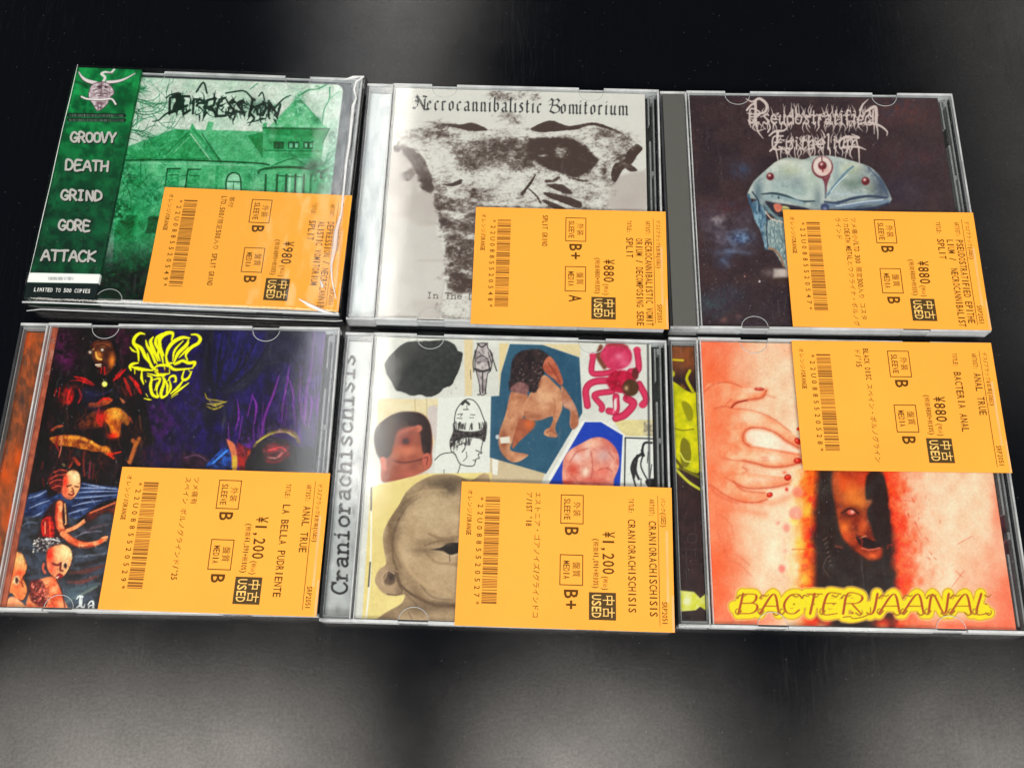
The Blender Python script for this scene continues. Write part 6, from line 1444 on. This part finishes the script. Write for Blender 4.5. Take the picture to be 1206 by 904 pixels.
def price_label(key, fr, root):
    L = LABELS[key]
    x0, y0, ph = L['at']; ph = math.radians(ph)
    LU, LV = 58.4, 87.2
    def zf(u, v):
        e = np.clip((v - 50) / 37, 0, 1) ** 2
        return L['z'] + 0.10 * np.sin(v / 17.0 + u / 40.0) ** 2 + L['lift'] * (0.35 * np.clip((u - 38) / 20, 0, 1) ** 2 + 0.25 * e)
    def place(u, v, dz=0.0):
        u = np.asarray(u, float); v = np.asarray(v, float)
        c, s = math.cos(ph), math.sin(ph)
        return np.stack([x0 + v * c + u * s, y0 + v * s - u * c, zf(u, v) + dz], 1)
    nu, nv = 30, 44
    iu = np.clip(np.arange(-1, nu + 1), 0, nu - 1); iv = np.clip(np.arange(-1, nv + 1), 0, nv - 1)
    U, V = np.meshgrid(np.linspace(0, LU, nu)[iu], np.linspace(0, LV, nv)[iv], indexing='ij')
    P = place(U.ravel(), V.ravel())
    k = np.arange((nu + 2) * (nv + 2)).reshape(nu + 2, nv + 2)
    sk = np.zeros(k.shape, bool); sk[0, :] = sk[-1, :] = sk[:, 0] = sk[:, -1] = True
    P[sk.ravel(), 2] -= 0.16
    F = np.stack([k[:-1, :-1], k[1:, :-1], k[1:, 1:], k[:-1, 1:]], -1).reshape(-1, 4)
    me = bpy.data.meshes.new('price_label')
    me.from_pydata([tuple(p) for p in P * MM], [], [tuple(int(q) for q in f) for f in F])
    lab = link('price_label', me, M['label'], root)
    t = Sheet()
    t.text('オレンジ/ORANGE', 3.2, 2.9, 1.9, 1.28)
    t.text('*' + L['code'] + '*', 5.6, 7.2, 2.1, 3.02, 0.0)
    for i, s in enumerate(L['c']):
        t.text(s, 3.3, 30.8 - 3.6 * i, 2.3, 1.47, 0.006)
    for u0, u1, v0, v1, s1, s2 in ((4.2, 16.4, 41.3, 50.8, '外装', 'SLEEVE'), (28.9, 41.3, 41.3, 50.8, '盤質', 'MEDIA')):
        t.frame(u0, u1, v0, v1, 0.36)
        t.text(s1, u0 + 2.8, v0 + 5.3, 3.0, 1.6, 0.012)
        t.text(s2, (u0 + u1) / 2 - len(s2) * .75, v0 + 1.5, 2.5, 1.5, 0.0)
    for u, s in ((17.3, L['g'][0]), (42.6, L['g'][1])):
        t.text(s, u, 43.3, 5.4, 4.2, 0.01)
    pr = 2.95
    up = 36.6 - pr * len(L['y'])
    t.text(L['y'], up, 58.7, 4.6, pr, 0.004)
    t.text('(税込)', 37.2, 58.7, 2.2, 0.92, 0.006)
    t.text(L['x'], 42.2 - 1.12 * (len(L['x']) + 3), 54.9, 2.1, 1.12, 0.004)
    t.text('TITLE:', 5.0, 69.4, 2.0, 1.05, 0.0)
    t.text(L['t'], 13.6, 69.0, 3.0, 2.1 if len(L['t']) < 19 else 1.8, 0.004)
    t.text('ARTIST:', 5.0, 77.9, 2.0, 1.05, 0.0)
    pa = 1.80 if len(L['a'][0]) > 20 else 2.15
    for i, s in enumerate(L['a']):
        t.text(s, 14.0, 77.5 - 4.2 * i, 3.0, pa, 0.004)
    t.rect(3.6, 56.0, 81.3, 81.5)
    t.text(L['k'], 4.4, 82.6, 2.0, 1.02, 0.0)
    t.text('SRP2051', 46.5, 82.4, 2.0, 1.3, 0.0)
    t.build('printed_text', place, 0.05, M['ink'], lab)
    r = random.Random(L['code'])
    b = Sheet(); u = 6.2
    while u < 50.0:
        w = r.choice([.33, .33, .33, .8])
        b.rect(u, u + w, 10.2, 16.3)
        u += w + r.choice([.3, .3, .3, .75])
    b.build('barcode', place, 0.05, M['bar_ink'], lab)
    st = Sheet()
    for q in range(6):
        st.rect(43.7 + q * 1.8, 43.7 + (q + 1) * 1.8, 53.2, 64.0)
    st.build('used_stamp', place, 0.05, M['ink_dark'], lab)
    sl = Sheet()
    sl.text('中古', 44.3, 59.0, 4.2, 2.4, 0.012)
    sl.text('USED', 44.4, 54.4, 3.6, 2.35, 0.004)
    sl.build('stamp_lettering', place, 0.10, M['label_text'], lab)
    tp = Sheet()  # clear tape; the long strip has its highlight put into the pale colour
    for q in range(8):
        tp.rect(18 + q * 3.6, 18 + (q + 1) * 3.6, 84.3, 85.3)
    tp.rect(44.0, 58.2, 86.2, 87.1)
    tp.build('tape_glint', place, 0.13, M['tape_glint'], lab)
    return lab

# ------------------------------------------------------------------ one jewel case
def jewel_case(key, label, painter, tray, strip, gap=None):
    fr = Frame(key)
    hw, hh = (HW, HH) if key != 'castle' else (69.6, 61.2)
    root = bpy.data.objects.new('jewel_case', None)
    C.objects.link(root)
    root.empty_display_size = 0.02
    root.location = (fr.cx * MM, fr.cy * MM, 0)
    root.rotation_euler = (0, 0, fr.t)
    root['label'] = label
    root['category'] = 'CD case'
    root['group'] = 'CD jewel cases laid in two rows'
    xl = -58.0
    z0 = 0.06
    base = [(-hw, hw, -hh, hh, z0, 1.2), (-hw, -hw + 1.0, -hh, hh, 1.2, 9.4), (hw - 1.1, hw - .1, -hh + 1.4, hh - 1.4, 1.2, 7.8),
            (xl + .4, hw, -hh, -hh + 1.1, 1.2, 3.5), (xl + .4, hw, hh - 1.1, hh, 1.2, 3.5)]
    link('base_shell', boxes_mesh('base_shell', base, 0.12), M['rim_dark'], root)
    # tray: dark well under the disc, hinge block at the left, clips at the right
    tm = M['tray_pit'] if gap is None else M['tray_pit']
    tr = link('disc_tray', boxes_mesh('disc_tray', [(-hw + 1.4, hw - 1.4, -hh + 1.4, hh - 1.4, 1.3, 4.6)], 0.2), tm, root)
    if tray == 'opaque':
        link('hinge_block', boxes_mesh('hinge_block', [(-hw + 1.3, xl - .9, -hh + 1.2, hh - 1.2, 4.7, 9.3)], 0.35), M['tray_black'], tr)
    # side rails by the right edge with their notches
    link('clip_rail', boxes_mesh('clip_rail', [(67.6, 68.4, -hh + 2, hh - 2, 4.6, 8.3), (65.6, 66.5, -14, 34, 4.6, 8.6), (65.4, 66.2, 44, hh - 3, 4.6, 7.4), (65.4, 66.2, -hh + 3, -30, 4.6, 7.6),
                                               (66.5, 67.6, 16, 18, 4.6, 8.0), (66.5, 67.6, -24, -21, 4.6, 8.0), (66.4, 67.7, hh - 6, hh - 3.4, 4.6, 8.5)], 0.15), M['tray_clear'], tr)
    # booklet
    yb0, yb1, xb1 = -60.3, 60.5, 64.0
    rt = None
    if key == 'castle':
        yb0, yb1, xb1 = -59.4, 59.6, 64.0
        def rt(a, X, Y):
            q = np.hypot(np.maximum(X - 56.2, 0), np.maximum(Y - 54.2, 0))
            k = np.where((X > 56.2) & (Y > 54.2), q - 4.2, np.maximum(X - 60.4, Y - 58.4))
            f = sstep(-.35, .35, k)[:, None]
            g = fbm(X / 9, Y / 9, 3)[:, None]
            a.c = a.c * (1 - f) + (np.array((52, 56, 58.)) + 26 * (g - .5)) * f  # grey margin; at the right it paints in a reflection of the bag
    sheet('booklet', fr, -56.8 if key != 'feast' else -54.0, xb1, yb0, yb1, 8.55, 0.9, 0.285, painter, M['paper'], root, round_to=rt)
    if key == 'feast':
        sheet('booklet_spine', fr, -57.3, -54.2, yb0, yb1, 8.50, 0.8, 0.4, art_strip_orange_inner, M['paper'], root, edge=None)
    if strip is not None:
        sheet('spine_inlay', fr, -hw + 1.2, xl - .8, -59.6, 59.2, 5.6, 0.3, 0.33, strip, M['silver_print'] if key == 'torso' else M['gloss_print'], root, edge=None)
        link('hinge_cover', boxes_mesh('hinge_cover', [(-hw + 1.0, xl - .6, -hh + 1.3, hh - 1.3, 8.9, 9.5)]), M['lid'], root)
        link('hinge_rib', boxes_mesh('hinge_rib', [(-hw + 1.2, xl - .8, hh - 2.6, hh - 1.6, 5.7, 8.8), (-hw + 1.2, xl - .8, -hh + 1.6, -hh + 2.6, 5.7, 8.8), (-hw + 1.1, -hw + 1.6, -hh + 2.6, hh - 2.6, 5.7, 8.6)], 0.15), M['tray_clear'], tr)
    if gap is not None:
        sheet('tray_card', fr, 64.3, hw - 1.6, -59, 59, 4.9, 0.2, 0.4, gap, M['gloss_print'], root, edge=None)
    # lid: clear plate, moulded rims with gaps at the booklet tabs, ribs along the hinge
    lid = link('lid', boxes_mesh('lid', [(xl + .4, hw - .9, -hh + 1.25, hh - 1.25, 9.15, 10.2)]), M['lid'], root)
    rim = []
    tabs = (-33.0, 38.0)
    for sgn in (1, -1):
        ya, yb = (hh - 1.2, hh) if sgn > 0 else (-hh, -hh + 1.2)
        xs = [xl + .2, tabs[0] - 6, tabs[0] + 6, tabs[1] - 6, tabs[1] + 6, hw]
        for q in (0, 2, 4):
            rim.append((xs[q], xs[q + 1], ya, yb, 6.3, 10.25)); rim.append((xs[q], xs[q + 1], ya + .2, yb - .2, 5.5, 6.3)); rim.append((xs[q], xs[q + 1], ya, yb, 3.7, 5.5))
        for q in (1, 3):
            rim.append((xs[q], xs[q + 1], ya + .25, yb - .25, 3.7, 8.9))
        rim.append((-hw + .1, xl + .1, ya, yb, 2.0, 9.55))
    rim += [(hw - .85, hw, -hh + 1.25, hh - 1.25, 8.2, 10.3)]
    link('lid_rim', boxes_mesh('lid_rim', rim, 0.14), M['rim'], lid)
    link('hinge_ridge', boxes_mesh('hinge_ridge', [(xl - .55, xl + .15, -hh + 1.3, hh - 1.3, 5.2, 10.4), (xl + 1.1, xl + 1.5, -hh + 1.3, hh - 1.3, 8.7, 10.36)], 0.12), M['rim'], lid)
    arcs = []
    for tx in tabs:
        for sgn in (1, -1):
            arcs.append(([(tx + 5.9 * math.cos(w), sgn * (hh - 1.4 - 5.2 * math.sin(w)), 8.9) for w in np.linspace(0.05, math.pi - .05, 15)], 0.16))
    for q in arcs:
        link('booklet_tab', tube_mesh('booklet_tab', [q]), M['rim'], lid)
    price_label(key, fr, root)
    return root, fr, hw, hh

M['silver_print'] = print_material('foil_strip', 0.28, 0.6)
root_a, fr_a, hw_a, hh_a = jewel_case('castle', 'CD case in a clear plastic bag with green mansion cover and green side strip', art_castle, 'opaque', None)
jewel_case('torso', 'CD case with black and white torso photo cover and blackletter title', art_torso, 'clear', art_strip_silver)
jewel_case('alien', 'CD case with dark grey spine and three-eyed pale alien head on a dark cover', art_alien, 'opaque', None)
jewel_case('feast', 'CD case with orange spine and purple painted cover of hooded figure and children', art_feast, 'clear', art_strip_orange)
jewel_case('collage', 'CD case with white typewriter-lettered spine and cut-out medical photo collage cover', art_collage, 'clear', art_strip_text)
jewel_case('hand', 'CD case with yellow and black spine and pale skin cover with red-nailed hand', art_hand, 'clear', art_strip_yellow, art_tray_red)

# the bagged case: paper side strip, then the bag with its creases and their white highlight lines
obi = sheet('side_strip', fr_a, -hw_a - .5, -38.3, -61.4, 61.4, 10.5, 8.0, 0.24, art_obi, M['gloss_print'], root_a, edge=(16, 44, 30))
lt = Sheet()
lt.text('LIMITED TO 500 COPIES', 0, 0, 1.9, 1.23, 0.004, 1.15)
o_l = np.array(fr_a.local(39.5, 343.0, 10.6)); e_l = np.array(fr_a.local(106, 345.0, 10.6))
wd = np.linalg.norm(e_l - o_l); dr = (e_l - o_l) / wd; up = np.array((-dr[1], dr[0]))
def place_lt(u, v, dz):
    k = wd / (21 * 1.23)
    p = o_l[None] + (u * k)[:, None] * dr + (v * k)[:, None] * up
    return np.stack([p[:, 0], p[:, 1], np.full(len(u), 10.5 + dz)], 1)
lt.build('lettering', place_lt, 0.06, M['white_ink'], obi)

def bag():
    nx, ny = 90, 80
    bx, by = hw_a + 1.5, hh_a + 1.6
    r = random.Random(6)
    vs, fs = [], []
    for j in range(ny):
        for i in range(nx):
            x = -bx + 2 * bx * i / (nx - 1); y = -by + 2 * by * j / (ny - 1)
            ex = min(bx - abs(x), by - abs(y))
            z = 11.15 + 0.5 * float(fbm(np.array([x / 14 + 3]), np.array([y / 30]), 4)[0] - .5) + .25 * float(fbm(np.array([x / 4]), np.array([y / 9]), 8)[0] - .5)
            z -= 0.9 * max(0.0, 1 - ex / 2.2) ** 2
            vs.append((x * MM, y * MM, z * MM))
    for j in range(ny - 1):
        for i in range(nx - 1):
            k = j * nx + i
            fs.append((k, k + 1, k + nx + 1, k + nx))
    edge = [j * nx for j in range(ny)][::-1] + list(range(nx)) + [(j + 1) * nx - 1 for j in range(ny)] + [(ny - 1) * nx + i for i in range(nx)][::-1]
    loop = [edge[0]]
    for q in edge[1:]:
        if q != loop[-1]: loop.append(q)
    if loop[0] == loop[-1]: loop.pop()
    st = len(vs)
    n = len(loop)
    for q in loop:
        vs.append(vs[q])
    for q in loop:
        x, y, z = vs[q]
        vs.append((x * 1.004, y * 1.004, 0.0005))
    for q in range(n):
        fs.append((st + q, st + (q + 1) % n, st + n + (q + 1) % n, st + n + q))
    me = bpy.data.meshes.new('plastic_bag')
    me.from_pydata(vs, [], fs)
    for p in me.polygons: p.use_smooth = True
    b = link('plastic_bag', me, M['film'], root_a)
    L = lambda px, py, z=11.3: (*fr_a.local(px, py, z), z)
    ch = []  # ridges following the film's highlight lines, whitened to show as glints
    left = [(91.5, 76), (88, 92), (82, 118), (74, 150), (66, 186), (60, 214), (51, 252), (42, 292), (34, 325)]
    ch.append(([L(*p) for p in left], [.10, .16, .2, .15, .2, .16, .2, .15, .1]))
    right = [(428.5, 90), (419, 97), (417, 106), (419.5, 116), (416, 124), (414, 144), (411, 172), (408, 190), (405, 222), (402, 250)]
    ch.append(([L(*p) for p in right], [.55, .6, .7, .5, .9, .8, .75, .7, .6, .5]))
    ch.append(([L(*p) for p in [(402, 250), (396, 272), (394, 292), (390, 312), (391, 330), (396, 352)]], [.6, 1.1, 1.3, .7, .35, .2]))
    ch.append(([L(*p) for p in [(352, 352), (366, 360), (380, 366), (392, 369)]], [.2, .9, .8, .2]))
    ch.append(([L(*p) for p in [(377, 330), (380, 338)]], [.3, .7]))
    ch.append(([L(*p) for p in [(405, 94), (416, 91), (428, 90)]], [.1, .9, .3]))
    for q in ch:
        link('bag_crease_glint', tube_mesh('bag_crease_glint', [q]), M['crease_glint'], b)
    fl = []
    fl.append(([(-bx - .6, -by - 1.5, 3.0), (-bx + 6, -by - .6, 3.4), (-20, -by - .5, 3.2), (30, -by - .8, 3.0), (bx - 3, -by - .6, 3.2), (bx, -by - .4, 3.5)], [.25, .35, .35, .35, .35, .25]))
    fl.append(([(-bx + .5, -by - .2, 9.9), (-bx + 8, -by - .1, 10.2), (-bx + 18, -by - .1, 10.3), (10, -by - .1, 10.2), (bx - .5, -by - .1, 10.1)], [.5, .55, .4, .35, .4]))
    for q in fl:
        link('bag_seam', tube_mesh('bag_seam', [q]), M['rim'], b)
bag()

# ------------------------------------------------------------------ the setting
tt = link('table_top', boxes_mesh('table_top', [(-1100, 1100, -800, 1100, -30, 0)], 2.0), M['table'])
tt['kind'] = 'structure'
tt['label'] = 'black scuffed table top under the CD cases'

bpy.data.objects.remove(_fo)
bpy.data.curves.remove(_fc)
